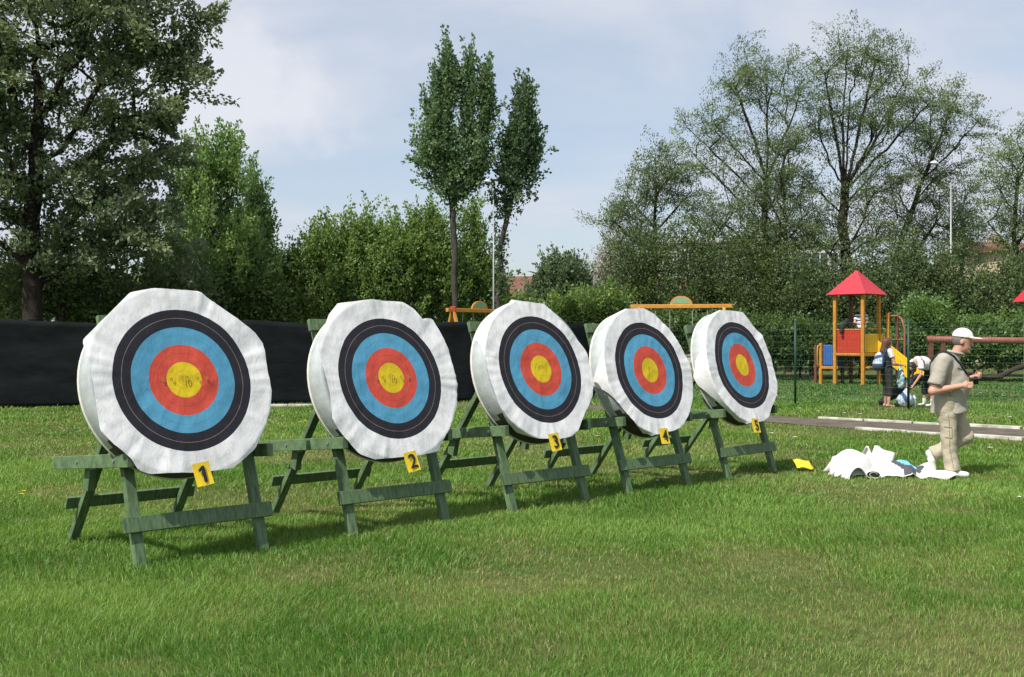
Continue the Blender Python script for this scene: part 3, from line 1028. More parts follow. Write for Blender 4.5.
DG = dict(c1=(.050, .080, .032), c2=(.105, .145, .060))          # deep green
MG = dict(c1=(.070, .125, .032), c2=(.15, .225, .058))          # fresh green
YG = dict(c1=(.055, .11, .020), c2=(.12, .19, .038))             # yellow green
PG = dict(c1=(.080, .122, .055), c2=(.160, .215, .092))          # thin early leaves

M['bark_poplar'] = mat('bark_poplar', (.060, .055, .048), .95, .5, 5, .03, 12, stretch=(1, 1, .25), spec=.1)
M['bark_dark'] = mat('bark_dark', (.034, .028, .023), .95, .3, 6, .02, 14, stretch=(1, 1, .3), spec=.1)
# big dark tree at the left
b = gp(31, 31.5)
grow('broadleaf_tree', 'huge dark leafy tree filling the left edge of the view', 'tree', b,
     [(0, 0, 0), (.05, 0, 2.2), (-.05, .1, 4.2), (.1, .1, 6.5), (.2, 0, 9)],
     lobes_px(b, 31.5, [(20, 25, 135, 125), (-90, 60, 110, 140), (60, -90, 130, 80), (140, 40, 58, 62, 1.1), (180, 62, 36, 42, 1.4), (200, 20, 20, 30, 1.2), (135, 118, 62, 38, 1.2), (120, 165, 60, 30, 1.1), (105, 196, 62, 30, 1.1), (35, 225, 50, 50, .8), (165, 150, 34, 22, .8), (15, 170, 58, 55), (140, 235, 55, 38, 1.1), (-60, 210, 70, 60), (70, 240, 30, 40, .7)]),
     760, 165, leaf=.14, asp=.62, spray=(.38, .19), r_base=.27, r_tip=.011, rise=.25, seed=4, bark='bark_dark', leafmat='leaf_glossy', along=1.5,
     c1=(.052, .078, .036), c2=(.140, .178, .085), shell=.40, flat=.5, bright=1.65)
# slimmer second stem beside it, leafing low
b = gp(60, 36)
grow('understorey_tree', 'dim young tree with low leafy boughs behind the huge left tree', 'tree', b, [(0, 0, 0), (.1, 0, 3), (.3, 0, 5)],
     lobes_px(b, 36, [(75, 275, 60, 40), (20, 280, 50, 40), (110, 235, 45, 35), (165, 290, 45, 30)]), 260, 60, leaf=.17, spray=(.3, .25), r_base=.12, seed=5, **DG)
b = gp(212, 40)
grow('young_poplar', 'bright green young poplar with upright shoots right of the huge left tree', 'tree', b, [(0, 0, 0), (0, 0, 3), (.1, 0, 6)],
     lobes_px(b, 40, [(208, 185, 30, 52, 1.6), (232, 168, 22, 35), (188, 195, 20, 48), (212, 255, 62, 55), (175, 285, 45, 40), (245, 270, 34, 45)]), 430, 95, leaf=.14, asp=.55, spray=(.42, .13), r_base=.16, rise=1.6, seed=6, c1=(.070, .125, .036), c2=(.15, .225, .072), up=.1, upb=.9, bright=1.7)
b = gp(256, 42)
grow('young_poplar', 'slim feathery poplar shoot right beside the bright young poplar', 'tree', b, [(0, 0, 0), (0, 0, 3), (.1, 0, 6)],
     lobes_px(b, 42, [(258, 205, 14, 42, 1.6), (250, 250, 26, 50), (266, 225, 8, 20)]), 140, 85, leaf=.14, asp=.55, spray=(.40, .12), r_base=.09, rise=1.6, seed=7, c1=(.075, .130, .042), c2=(.15, .22, .080), up=.1, upb=.9, bright=1.6)

# acacia row
for k, (px, Y, lst, s, lab) in enumerate([
    (292, 43, [(290, 284, 24, 32), (300, 272, 18, 22), (283, 302, 28, 24)], 8, 'lowest bush of the green row, next to the poplar shoots'),
    (338, 42, [(335, 265, 42, 42), (322, 245, 24, 22), (350, 240, 26, 28), (335, 300, 45, 30), (328, 224, 4, 14, 3), (345, 214, 3, 12, 3)], 9, 'spiky green bush behind the second target'),
    (388, 42, [(385, 255, 38, 40), (366, 225, 16, 22), (382, 240, 22, 26), (400, 245, 22, 26), (388, 295, 44, 34), (365, 206, 3, 12, 3), (396, 218, 3, 12, 3)], 10, 'spiky green bush in the middle of the row behind the fence'),
    (432, 43, [(432, 255, 28, 46), (424, 225, 16, 24), (440, 285, 30, 40), (414, 212, 3, 12, 3), (430, 206, 3, 10, 3)], 11, 'tall green bush against the trunk of the big poplar'),
]):
    b = gp(px, Y)
    grow('bush', lab, 'bush', b, [(0, 0, 0), (0, 0, .9)], lobes_px(b, Y, [(l[0], l[1] + 11 * max(0, min(1, (300 - l[1]) / 60)), *l[2:]) for l in lst]), 330, 84, leaf=.13, asp=.55, spray=(.40, .12), r_base=.10, r_tip=.008, rise=.9, upb=.35, seed=s, group='bushes behind the netting', **MG)
    # leading shoots that stick out above
b = gp(478, 44)
grow('bush', 'narrow bush right of the big poplar trunk', 'bush', b, [(0, 0, 0), (0, 0, 1.5)],
     lobes_px(b, 44, [(474, 255, 16, 45), (468, 222, 10, 22), (486, 290, 24, 30), (470, 295, 20, 30)]), 190, 85, leaf=.135, asp=.55, spray=(.38, .11), r_base=.08, rise=.9, upb=.35, seed=12, group='bushes behind the netting', **MG)
b = gp(555, 50)
grow('bush', 'dark rounded bush in front of the reddish roof', 'bush', b, [(0, 0, 0), (0, 0, 1)],
     lobes_px(b, 50, [(560, 290, 26, 26), (540, 302, 18, 18), (572, 285, 18, 20), (553, 274, 12, 14), (573, 268, 7, 10)]), 260, 80, leaf=.15, spray=(.40, .14), r_base=.09, rise=.8, upb=.6, seed=13, group='bushes behind the netting', c1=(.052, .085, .040), c2=(.10, .145, .062))
b = gp(592, 46)
grow('bush', 'low fresh green bush at the gap left of the thin trees', 'bush', b, [(0, 0, 0), (0, 0, .6)],
     lobes_px(b, 46, [(592, 312, 30, 22), (560, 318, 30, 18), (615, 310, 22, 24)]), 190, 60, leaf=.15, spray=(.3, .15), r_base=.06, rise=.8, seed=14, group='bushes behind the netting', **MG)
b = gp(508, 47)
grow('bush', 'low bush between the two poplar trunks', 'bush', b, [(0, 0, 0), (0, 0, .6)],
     lobes_px(b, 47, [(506, 314, 24, 18), (524, 322, 30, 16)]), 140, 60, leaf=.15, spray=(.3, .15), r_base=.06, rise=.8, seed=15, group='bushes behind the netting', **MG)

# the two tall poplars
b = gp(455, 40)
grow('poplar_tree', 'tall broad poplar with a bare forked trunk, the taller of the two', 'tree', b,
     [(0, 0, 0), (-.01, 0, 2.6), (.0, 0, 4.9), (-.10, .05, 6.6), (-.2, 0, 8.8)],
     lobes_px(b, 40, [(l[0], l[1] + 9 * max(0, (200 - l[1]) / 150), *l[2:]) for l in [(438, 118, 14, 46, 1.3), (425, 145, 8, 26), (449, 78, 10, 36, 1.3), (468, 92, 8, 40, 1.2), (487, 102, 9, 40), (478, 148, 12, 32), (456, 160, 14, 30), (438, 176, 8, 16), (476, 178, 8, 14), (457, 192, 8, 10), (449, 50, 4, 16), (468, 58, 4, 14), (485, 70, 4, 14)]]),
     290, 105, leaf=.118, asp=.75, spray=(.46, .095), r_base=.125, r_tip=.010, rise=2.2, seed=16, bark='bark_poplar', c1=(.055, .105, .046), c2=(.125, .19, .080), up=.0, shell=.5, upb=.8)
b = gp(499, 40.5)
grow('poplar_tree', 'narrower and shorter poplar leaning right, leafy down its trunk', 'tree', b,
     [(0, 0, 0), (-.02, 0, 2.6), (.1, 0, 5.3), (.5, 0, 7), (.8, 0, 8.8)],
     lobes_px(b, 40.5, [(l[0], l[1] + 9 * max(0, (200 - l[1]) / 130), *l[2:]) for l in [(524, 116, 9, 30, 1.3), (516, 146, 11, 26, 1.2), (511, 176, 9, 18), (533, 148, 5, 24), (504, 208, 5, 16, .5), (501, 262, 4, 36, .35), (525, 92, 5, 12), (495, 196, 3, 12, .4), (530, 182, 6, 8, .5)]]),
     220, 105, leaf=.118, asp=.75, spray=(.38, .10), r_base=.11, r_tip=.010, rise=1.8, seed=17, bark='bark', c1=(.040, .078, .038), c2=(.092, .145, .064), up=.0, shell=.5, upb=.7)

# thin, early-leaf trees on the right
THIN = dict(leaf=.118, asp=.45, spray=(.46, .24), r_tip=.010, bark='bark_dark', leafmat='leaf', shell=.36, along=1.2, alpha=.22, up=.9, flat=.42, wob=.6, limbs=True, bright=1.2)
b = gp(655, 52)
grow('thin_tree', 'thin tree with sparse airy crown, leftmost of the bare-branched group', 'tree', b,
     [(0, 0, 0), (.05, 0, 3), (-.05, 0, 6.2), (.05, 0, 8.4)],
     lobes_px(b, 52, [(652, 180, 26, 36, 1.1), (628, 205, 22, 24), (608, 218, 16, 14, 1.2), (676, 175, 20, 30), (690, 200, 20, 24), (640, 240, 34, 28), (655, 150, 12, 12)]),
     190, 120, r_base=.14, rise=.7, seed=20, **THIN, **PG)
b = gp(772, 56)
grow('thin_tree', 'tall double-trunked tree with open crown and visible limbs', 'tree', b,
     [(0, 0, 0), (-.1, 0, 3), (-.3, 0, 5.5), (-.35, .1, 8.5), (-.3, 0, 9.6)],
     lobes_px(b, 56, [(765, 78, 48, 40, 1.3), (735, 95, 30, 34), (715, 130, 34, 24, 1.2), (688, 130, 16, 16), (745, 165, 50, 34), (795, 120, 24, 40), (700, 165, 26, 20), (785, 195, 30, 36), (720, 225, 56, 30, 1.2), (740, 255, 50, 24, 1.3), (785, 240, 40, 30)]),
     390, 125, r_base=.23, rise=.85, seed=21, **THIN, **PG)
b = gp(788, 54.5)
grow('thin_tree', 'slender second trunk standing right of the double-trunked tree', 'tree', b,
     [(0, 0, 0), (.05, 0, 3), (-.1, 0, 6), (-.2, 0, 9)],
     lobes_px(b, 54.5, [(785, 160, 22, 50), (770, 210, 30, 40), (800, 230, 25, 30)]),
     130, 105, r_base=.15, rise=.8, seed=22, **THIN, **PG)
b = gp(845, 57)
grow('thin_tree', 'tallest open-crowned tree behind the red play tower, dark thick trunk', 'tree', b,
     [(0, 0, 0), (0, 0, 3.5), (.1, 0, 5.6), (-.1, .1, 7.6), (.0, 0, 9.4)],
     lobes_px(b, 57, [(848, 55, 40, 32, 1.2), (876, 62, 34, 28, 1.2), (905, 85, 32, 28, 1.2), (826, 85, 22, 34), (850, 105, 50, 34), (890, 125, 44, 32), (820, 140, 32, 24), (930, 105, 18, 22), (800, 180, 36, 20, .8), (880, 175, 44, 26), (830, 205, 60, 24, .9), (860, 235, 50, 22, .9), (805, 235, 40, 22, .9)]),
     410, 125, r_base=.30, rise=.85, seed=23, **THIN, **PG)
b = gp(888, 60)
grow('thin_tree', 'leaning open-crowned tree just left of the lamp post', 'tree', b,
     [(0, 0, 0), (.1, 0, 4), (.7, 0, 7), (1.6, 0, 9.5), (2.4, 0, 11.5)],
     lobes_px(b, 60, [(930, 120, 30, 40, 1.2), (955, 110, 24, 36), (975, 130, 18, 24), (915, 165, 34, 34), (950, 175, 34, 34), (900, 205, 40, 30), (940, 225, 36, 30), (895, 245, 36, 26)]),
     300, 118, r_base=.20, rise=.85, seed=24, **THIN, **PG)
b = gp(1018, 58)
grow('thin_tree', 'open-crowned tree cut off by the right edge of the view', 'tree', b,
     [(0, 0, 0), (-.05, 0, 4), (-.2, 0, 7), (0, 0, 10)],
     lobes_px(b, 58, [(1012, 160, 28, 34, 1.2), (1045, 140, 34, 44), (1000, 200, 24, 34, 1.1), (1030, 215, 40, 34), (1065, 200, 40, 40), (995, 235, 16, 18)]),
     270, 120, r_base=.18, rise=.8, seed=25, **THIN, c1=(.095, .15, .06), c2=(.18, .25, .095))
b = gp(962, 63)
grow('weeping_birch', 'pale weeping birch behind the lamp post', 'tree', b, [(0, 0, 0), (0, 0, 5), (.1, 0, 8.5)],
     lobes_px(b, 63, [(962, 205, 18, 28), (955, 235, 24, 36), (970, 250, 24, 40)]), 190, 50, leaf=.15, asp=.4, spray=(.5, .14), r_base=.12, rise=-.6, seed=26, c1=(.11, .16, .085), c2=(.19, .25, .125))

# understorey behind the playground
UND = dict(leaf=.125, asp=.55, spray=(.34, .20), r_base=.10, r_tip=.009, rise=.7, shell=.42, upb=.2)
OLV = dict(c1=(.040, .072, .022), c2=(.088, .128, .038), bright=1.3)
DK = dict(c1=(.045, .075, .028), c2=(.095, .138, .048))
for k, (px, Y, lst, pal, lab) in enumerate([
    (645, 50, [(645, 262, 34, 34), (632, 295, 36, 30), (660, 300, 34, 34)], OLV, 'dense olive bush under the leftmost thin tree'),
    (705, 48, [(700, 285, 36, 36), (722, 300, 34, 34), (690, 312, 34, 24), (690, 248, 26, 24, .7), (725, 258, 26, 24, .6)], OLV, 'olive bush above the swing with the round plaque'),
    (762, 47, [(762, 298, 36, 34), (745, 318, 34, 24), (775, 268, 28, 28, .7), (750, 250, 22, 18, .4)], OLV, 'olive bush under the double-trunked tree'),
    (812, 46, [(810, 302, 34, 34), (795, 325, 30, 24), (818, 268, 18, 26, .5)], DK, 'dark bush left of the red roofed play tower'),
    (860, 47, [(862, 300, 34, 34), (850, 325, 34, 26), (870, 270, 20, 26, .6)], DK, 'dark bush directly behind the red roofed play tower'),
    (905, 48, [(905, 292, 34, 38), (895, 320, 30, 30), (912, 258, 20, 22, .5)], DK, 'dark tall bush right of the red roofed play tower'),
    (950, 48, [(945, 298, 34, 34), (958, 315, 34, 30), (940, 272, 20, 22, .5)], DK, 'dark bush at the foot of the lamp post'),
    (1000, 48, [(998, 302, 36, 32), (985, 322, 32, 26), (1014, 275, 20, 24, .5)], DK, 'dark bush left of the cut-off red roof'),
    (1052, 47, [(1050, 290, 42, 46), (1040, 325, 36, 26)], DK, 'dark bush at the far right behind the cut-off red roof'),
    (1110, 47, [(1110, 285, 46, 50), (1100, 325, 36, 26)], DK, 'dark bush beyond the right edge of the view'),
]):
    b = gp(px, Y)
    grow('bush', lab, 'bush', b, [(0, 0, 0), (0, 0, .9)], lobes_px(b, Y, lst), 300, 64 if pal is OLV else 78, seed=40 + k, group='bushes behind the playground', **UND, **pal)
for k, (px, Y, lst, lab) in enumerate([
    (925, 42, [(925, 325, 24, 24), (912, 340, 24, 18), (940, 338, 22, 18)], 'bright green shrub right of the slide'),
    (975, 42, [(975, 335, 28, 18), (995, 345, 26, 16), (958, 348, 24, 14)], 'low bright shrub behind the brown rail'),
    (1030, 42, [(1030, 335, 32, 20), (1010, 348, 26, 14)], 'bright shrub at the right end of the brown rail'),
    (800, 43.5, [(800, 340, 26, 20), (785, 350, 20, 14), (772, 340, 22, 18)], 'shrub left of the blue steps of the play tower'),
    (735, 44, [(735, 335, 30, 20), (750, 345, 26, 16), (712, 335, 26, 20)], 'shrub behind the swing ropes'),
    (668, 44, [(668, 330, 30, 20), (640, 335, 30, 20), (690, 335, 26, 20)], 'shrub behind the fourth target'),
    (850, 44.5, [(850, 345, 30, 18), (830, 345, 24, 18), (880, 345, 28, 18)], 'shrub showing under the deck of the play tower'),
]):
    b = gp(px, Y)
    grow('shrub', lab, 'shrub', b, [(0, 0, 0), (0, 0, .4)], lobes_px(b, Y, lst), 200, 80, leaf=.13, asp=.6, spray=(.24, .16), r_base=.05, r_tip=.008, rise=.7, seed=60 + k, group='shrubs along the playground edge', c1=(.060, .115, .030), c2=(.125, .20, .055), bright=1.45 if px in (925, 975, 1030) else .95)
b = gp(604, 55)
grow('blossom_bush', 'pale grey blossoming bush at the left foot of the thin trees', 'bush', b, [(0, 0, 0), (0, 0, 1)],
     lobes_px(b, 55, [(606, 275, 16, 30), (618, 250, 14, 26), (598, 295, 16, 18)]), 200, 46, leaf=.12, asp=.7, spray=(.3, .14), r_base=.07, r_tip=.01, rise=.9, upb=.5, seed=95, c1=(.20, .21, .15), c2=(.42, .42, .36))
# far left shrubs behind the netting
for k, (px, Y, lst, lab) in enumerate([
    (15, 38, [(15, 300, 50, 26), (-30, 300, 50, 30)], 'dim shrub behind the netting at the left edge'),
    (105, 39, [(105, 300, 45, 28), (85, 310, 30, 20)], 'dim shrub behind the netting left of the first target'),
    (255, 40.5, [(250, 300, 36, 28), (222, 310, 34, 22), (275, 312, 24, 18)], 'shrub behind the netting right of the first target'),
    (165, 39.5, [(165, 305, 36, 24)], 'shrub behind the netting above the first target'),
]):
    b = gp(px, Y)
    grow('shrub', lab, 'shrub', b, [(0, 0, 0), (0, 0, .4)], lobes_px(b, Y, lst), 190, 60, leaf=.16, asp=.55, spray=(.28, .2), r_base=.05, rise=.7, seed=80 + k, group='shrubs behind the netting', c1=(.060, .105, .030), c2=(.125, .19, .055))

# far wood closing the horizon
rngw = np.random.default_rng(5)
n = 26000
x = rngw.uniform(-130, 150, n); y = 95 + 18 * rngw.random(n) + .0 * x
top = 3.2 + 3.8 * vnoise(x * .12 + 4, y * 0 + 1, 31) + 1.6 * vnoise(x * .5, y * .1, 32)
P = np.stack([x, y, np.abs(rngw.random(n)) ** .7 * top], 1)
V = leaf_block(P, rngw.normal(0, 1, (n, 3)), .95, .7, rngw)
t = rngw.random((n, 1))
c = np.array([.035, .065, .025]) * (1 - t) + np.array([.075, .115, .045]) * t
tag(fast_mesh('distant_wood', V, [np.arange(n * 4).reshape(-1, 4)], 'leaf', None, np.repeat(c, 4, 0)), 'low far-off wood along the horizon', 'wood', kind='stuff')


# ------------------------------------------------------------------ houses behind the trees
def block(name, label, cat, loc, rz, w_, d_, h_, wall, floors, cols_, roof=None, roofh=2.0, chim=False, mw=1.3, mh=1.4):
    t = thing(name, label, cat, loc, rz)
    m = MB(); m.box((0, 0, h_ / 2), (w_, d_, h_)); m.build('wall', wall, t, bevel=.03)
    m = MB()
    if roof == 'gable':
        e = .4
        a = w_ / 2 + e; bq = d_ / 2 + e
        m.add([(-a, -bq, h_ - .1), (a, -bq, h_ - .1), (a, bq, h_ - .1), (-a, bq, h_ - .1), (-a, 0, h_ + roofh), (a, 0, h_ + roofh)], [(0, 1, 5, 4), (2, 3, 4, 5), (0, 4, 3), (1, 2, 5), (3, 2, 1, 0)])
        ro = m.build('roof', 'tile', t)
    else:
        m.box((0, 0, h_ + .2), (w_ + .5, d_ + .5, .4)); ro = m.build('roof', 'frame', t, bevel=.03)
    if chim:
        m = MB(); m.box((w_ * .2, d_ * .12, h_ + roofh * .9), (.6, .6, 1.3)); m.build('chimney', wall, ro)
    for f in range(floors):
        for c in range(cols_):
            x = (c + .5) / cols_ * w_ - w_ / 2
            z = (f + .55) / floors * h_
            m = MB()
            for dx, dz, sx, sz in ((0, mh / 2, mw + .12, .1), (0, -mh / 2, mw + .12, .1), (-mw / 2, 0, .1, mh), (mw / 2, 0, .1, mh), (0, 0, .08, mh)):
                m.box((x + dx, -d_ / 2 - .03, z + dz), (sx, .09, sz))
            fr = m.build('window', 'frame', t)
            m = MB(); m.box((x, -d_ / 2 - .005, z), (mw - .08, .04, mh - .08)); m.build('pane', 'pane', fr)
    return t


block('apartment_building', 'long white apartment block glimpsed through the thin trees', 'building', (at(745, 341, 88).x, 88, 0), R(4), 13, 10, 8.9, 'render_white', 3, 9)
block('house', 'beige house with tiled roof glimpsed behind the lamp post and cut-off red roof', 'house', (at(993, 341, 74).x, 74, 0), R(14), 3.6, 7, 7.4, 'render_beige', 2, 1, 'gable', .8, True)
block('house', 'low house with reddish tiled roof showing between the poplars and dark bush', 'house', (at(524, 341, 62).x, 62, 0), R(-10), 3.4, 6, 3.5, 'render_beige', 1, 2, 'gable', 1.7, False)
block('house', 'small pale house half hidden left of the thin trees', 'house', (at(640, 341, 80).x, 80, 0), R(-6), 7, 7, 4.6, 'render_white', 1, 3, 'gable', 1.5, False)


# ------------------------------------------------------------------ street lamps
def street_lamp(px, ytop, Y, ax, label, th=1.):
    p = gp(px, Y)
    t = thing('street_lamp', label, 'street lamp', p)
    H_ = at(px, ytop, Y).z
    m = MB(); m.tube([(0, 0, 0), (0, 0, H_ * .3), (0, 0, H_ * .95)], [.06 * th, .052 * th, .034 * th], 12); m.build('pole', 'galv', t, smooth=True)
    m = MB(); m.tube([(0, 0, H_ * .94), (ax * .12, 0, H_ * .985), (ax * .5, 0, H_ * 1.02), (ax, 0, H_ * 1.04)], .024 * th, 8); m.build('arm', 'galv', t, smooth=True)
    m = MB()
    sgn = 1 if ax > 0 else -1
    vs, fs = [], []
    for i in range(7):
        for k in range(12):
            a = 2 * math.pi * k / 12
            s = math.sin(math.pi * (i + .3) / 6.6)
            vs.append((ax + sgn * (-.10 + .46 * th * i / 6), .12 * th * s * math.cos(a), H_ * 1.04 + .05 * i / 6 + .12 * th * s * math.sin(a) * (1.1 if math.sin(a) > 0 else .6)))
    fs = [(i * 12 + k, i * 12 + (k + 1) % 12, i * 12 + 12 + (k + 1) % 12, i * 12 + 12 + k) for i in range(6) for k in range(12)] + [tuple(range(12))[::-1], tuple(72 + k for k in range(12))]
    m.add(vs, fs); m.build('lamp_head', 'lamp', t, smooth=True)


street_lamp(951, 172, 49, -.62, 'tall grey street lamp in front of the right-hand trees', .9)
street_lamp(493.5, 190, 39, -.16, 'thin grey street lamp in front of the narrower poplar', .6)
#PART3
# ------------------------------------------------------------------ smooth bodies from distance fields
def cone(p, a, b, ra, rb):
    a, b = np.array(a, float), np.array(b, float)
    ab = b - a
    t = np.clip(((p - a) @ ab) / (ab @ ab + 1e-12), 0, 1)
    return np.linalg.norm(p - a - t[..., None] * ab, axis=-1) - (ra + (rb - ra) * t)


def ell(p, c, r, rot=None):
    q = p - np.array(c, float)
    if rot is not None: q = q @ np.array(rot)
    r = np.array(r, float)
    k0 = np.linalg.norm(q / r, axis=-1); k1 = np.linalg.norm(q / (r * r), axis=-1) + 1e-9
    return k0 * (k0 - 1) / k1


def smin(a, b, k):
    h = np.clip(.5 + .5 * (b - a) / k, 0, 1)
    return b + (a - b) * h - k * h * (1 - h)


def smax(a, b, k): return -smin(-a, -b, k)


def union(ds, k):
    r = ds[0]
    for d in ds[1:]: r = smin(r, d, k)
    return r


def nets(f, lo, hi, h):
    lo, hi = np.array(lo, float), np.array(hi, float)
    n = np.ceil((hi - lo) / h).astype(int) + 1
    ax = [lo[i] + h * np.arange(n[i]) for i in range(3)]
    P = np.stack(np.meshgrid(*ax, indexing='ij'), -1)
    D = f(P.reshape(-1, 3)).reshape(n)
    s = D < 0
    nc = n - 1
    acc = np.zeros((*nc, 3)); cnt = np.zeros(nc)
    sl = lambda o: tuple(slice(o[i], o[i] + nc[i]) for i in range(3))
    corners = [(i, j, k) for i in (0, 1) for j in (0, 1) for k in (0, 1)]
    for a in corners:
        for d in range(3):
            if a[d]: continue
            b = list(a); b[d] = 1; b = tuple(b)
            da, db = D[sl(a)], D[sl(b)]
            cr = (da < 0) != (db < 0)
            t = np.where(cr, da / (da - db + 1e-20), 0)
            for i in range(3):
                acc[..., i] += np.where(cr, a[i] + (t if i == d else 0), 0)
            cnt += cr
    act = cnt > 0
    idm = -np.ones(nc, np.int64); idm[act] = np.arange(act.sum())
    ijk = np.argwhere(act)
    V = lo + (ijk + acc[act] / cnt[act][:, None]) * h
    F = []
    for d in range(3):
        e, g_ = (d + 1) % 3, (d + 2) % 3
        sa = [slice(None)] * 3; sb = [slice(None)] * 3
        sa[d] = slice(0, -1); sb[d] = slice(1, None)
        A_, B_ = s[tuple(sa)], s[tuple(sb)]
        for flip in (0, 1):
            c = np.argwhere((A_ & ~B_) if not flip else (~A_ & B_))
            ok = (c[:, e] > 0) & (c[:, g_] > 0) & (c[:, e] < nc[e]) & (c[:, g_] < nc[g_])
            c = c[ok]
            if not len(c): continue
            q = []
            for oe, og in ((0, 0), (1, 0), (1, 1), (0, 1)):
                cc = c.copy(); cc[:, e] -= oe; cc[:, g_] -= og
                q.append(idm[cc[:, 0], cc[:, 1], cc[:, 2]])
            q = np.stack(q, 1)
            if flip: q = q[:, ::-1]
            F.append(q)
    F = np.concatenate(F)
    return V, F


def blob(name, f, lo, hi, h, mats, parent, mfn=None):
    V, F = nets(f, lo, hi, h)
    mi = None
    if mfn is not None:
        mi = mfn(V[F].mean(1)).astype(np.int32)
    return fast_mesh(name, V, [F], mats, parent, smooth=True, mi=mi)


def unit(v): v = np.array(v, float); return v / np.linalg.norm(v)


def hand(wrist, f, nrm, thumb_side, curl=.8, s=1.0):
    """distance prims for a palm, four fingers and a thumb; f finger direction, nrm palm side, thumb_side across"""
    f, nrm, w_ = unit(f), unit(nrm), unit(thumb_side)
    wrist = np.array(wrist, float)
    pr = [('c', wrist, wrist + f * .05 * s, .024 * s, .026 * s), ('c', wrist + f * .035 * s + w_ * .018 * s, wrist + f * .082 * s + w_ * .024 * s, .017 * s, .014 * s), ('c', wrist + f * .035 * s - w_ * .016 * s, wrist + f * .078 * s - w_ * .024 * s, .017 * s, .013 * s)]
    for off, L_ in ((.029, .036), (.010, .040), (-.010, .037), (-.028, .029)):
        p = wrist + (f * .085 + w_ * off) * s
        th = .25 * curl
        for seg in range(3):
            d = f * math.cos(th) + nrm * math.sin(th)
            q = p + d * L_ * s * (1, .75, .62)[seg]
            pr.append(('c', p, q, (.0105, .0095, .0085)[seg] * s, (.0095, .0085, .0075)[seg] * s))
            p = q; th += curl
    p = wrist + (f * .03 + w_ * .026) * s
    d1 = unit(f * .7 + w_ * .6 + nrm * .35)
    q = p + d1 * .042 * s
    pr.append(('c', p, q, .0135 * s, .011 * s))
    d2 = unit(f * .85 + w_ * .1 + nrm * .5)
    pr.append(('c', q, q + d2 * .030 * s, .011 * s, .009 * s))
    return pr


def hand_d(P, prims):
    r = None
    for pr in prims:
        d = cone(P, *pr[1:])
        r = d if r is None else smin(r, d, .007)
    return r


def head_d(P, c, fwd, up, s=1.0):
    """skull, jaw, nose, brow, ears; c = head centre, fwd = facing"""
    f, u = unit(fwd), unit(up)
    f = unit(f - u * (f @ u)); l = np.cross(u, f)
    c = np.array(c, float)
    Rm = np.stack([f, l, u], 1)
    d = ell(P, c + u * .025 * s, np.array([.098, .077, .095]) * s, Rm)
    d = smin(d, ell(P, c + f * .028 * s - u * .055 * s, np.array([.066, .055, .068]) * s, Rm), .03 * s)
    d = smin(d, cone(P, c + f * .094 * s + u * .015 * s, c + f * .112 * s - u * .028 * s, .009 * s, .014 * s), .012 * s)
    d = smin(d, ell(P, c + f * .080 * s - u * .062 * s, np.array([.018, .027, .012]) * s, Rm), .012 * s)
    d = smin(d, ell(P, c + f * .070 * s - u * .103 * s, np.array([.024, .026, .020]) * s, Rm), .02 * s)
    for k in (-1, 1):
        d = smax(d, -ell(P, c + f * .094 * s + l * k * .032 * s + u * .012 * s, np.array([.014, .018, .012]) * s, Rm), .014 * s)
        d = smin(d, ell(P, c + f * .079 * s + l * k * .031 * s + u * .012 * s, np.array([.013, .014, .012]) * s, Rm), .003)
        d = smin(d, ell(P, c - f * .005 * s + l * k * .078 * s - u * .005 * s, np.array([.022, .010, .032]) * s, Rm), .008 * s)
    return d


def head_mats(C, c, fwd, up, s, base, eye_i, lip_i):
    f, u = unit(fwd), unit(up); f = unit(f - u * (f @ u)); l = np.cross(u, f); c = np.array(c, float)
    for k in (-1, 1):
        base[np.linalg.norm(C - (c + f * .088 * s + l * k * .031 * s + u * .012 * s), axis=1) < .0125 * s] = eye_i
    q = C - (c + f * .096 * s - u * .063 * s)
    base[(np.abs(q @ f) < .02 * s) & (np.abs(q @ l) < .025 * s) & (np.abs(q @ u) < .008 * s)] = lip_i
    return base


nv = np.vectorize(lambda a, b, c: mnoise.noise(Vector((a, b, c))))


def wr(P, sc, seed=0):
    """cheap folds: sum of warped sines"""
    x, y, z_ = P[:, 0] * sc + seed, P[:, 1] * sc, P[:, 2] * sc
    return (np.sin(z_ * 1.7 + 1.6 * np.sin(x * 1.3 + seed) + y) + np.sin(x * 2.1 - z_ * 1.1 + 1.3 * np.sin(y * 1.9 + z_)) + .6 * np.sin(z_ * 4.1 + x * 2.3 + 2 * np.sin(y * 2 + x))) / 2.6


# ------------------------------------------------------------------ the walking man (local: +x forward, +y his left)
man = thing('person', 'man in white cap, khaki shirt and trousers walking right past the crumpled paper', 'person', (4.985, 12.62, 0), R(-18))
HC, HF, HU = (.165, 0, 1.545), (1, 0, -.12), (.12, 0, 1)
RW = np.array([.135, -.235, 1.045]); LW = np.array([.30, .10, 1.135])
RE = np.array([-.165, -.285, .985]); LE = np.array([.02, .30, 1.03])
RS = np.array([-.045, -.205, 1.325]); LS = np.array([.01, .205, 1.325])
rh = hand(RW, (.98, .1, .10), (0, 1, -.25), (0, .25, 1), 1.05)
lh = hand(LW, (.55, -.75, .2), (-.6, -.6, 0), (0, .2, 1), 1.1)
RHIP, RKN, RAN = (.0, -.095, .86), (.015, -.10, .455), (.055, -.105, .085)
LHIP, LKN, LAN = (.03, .095, .86), (.205, .10, .455), (-.135, .10, .245)


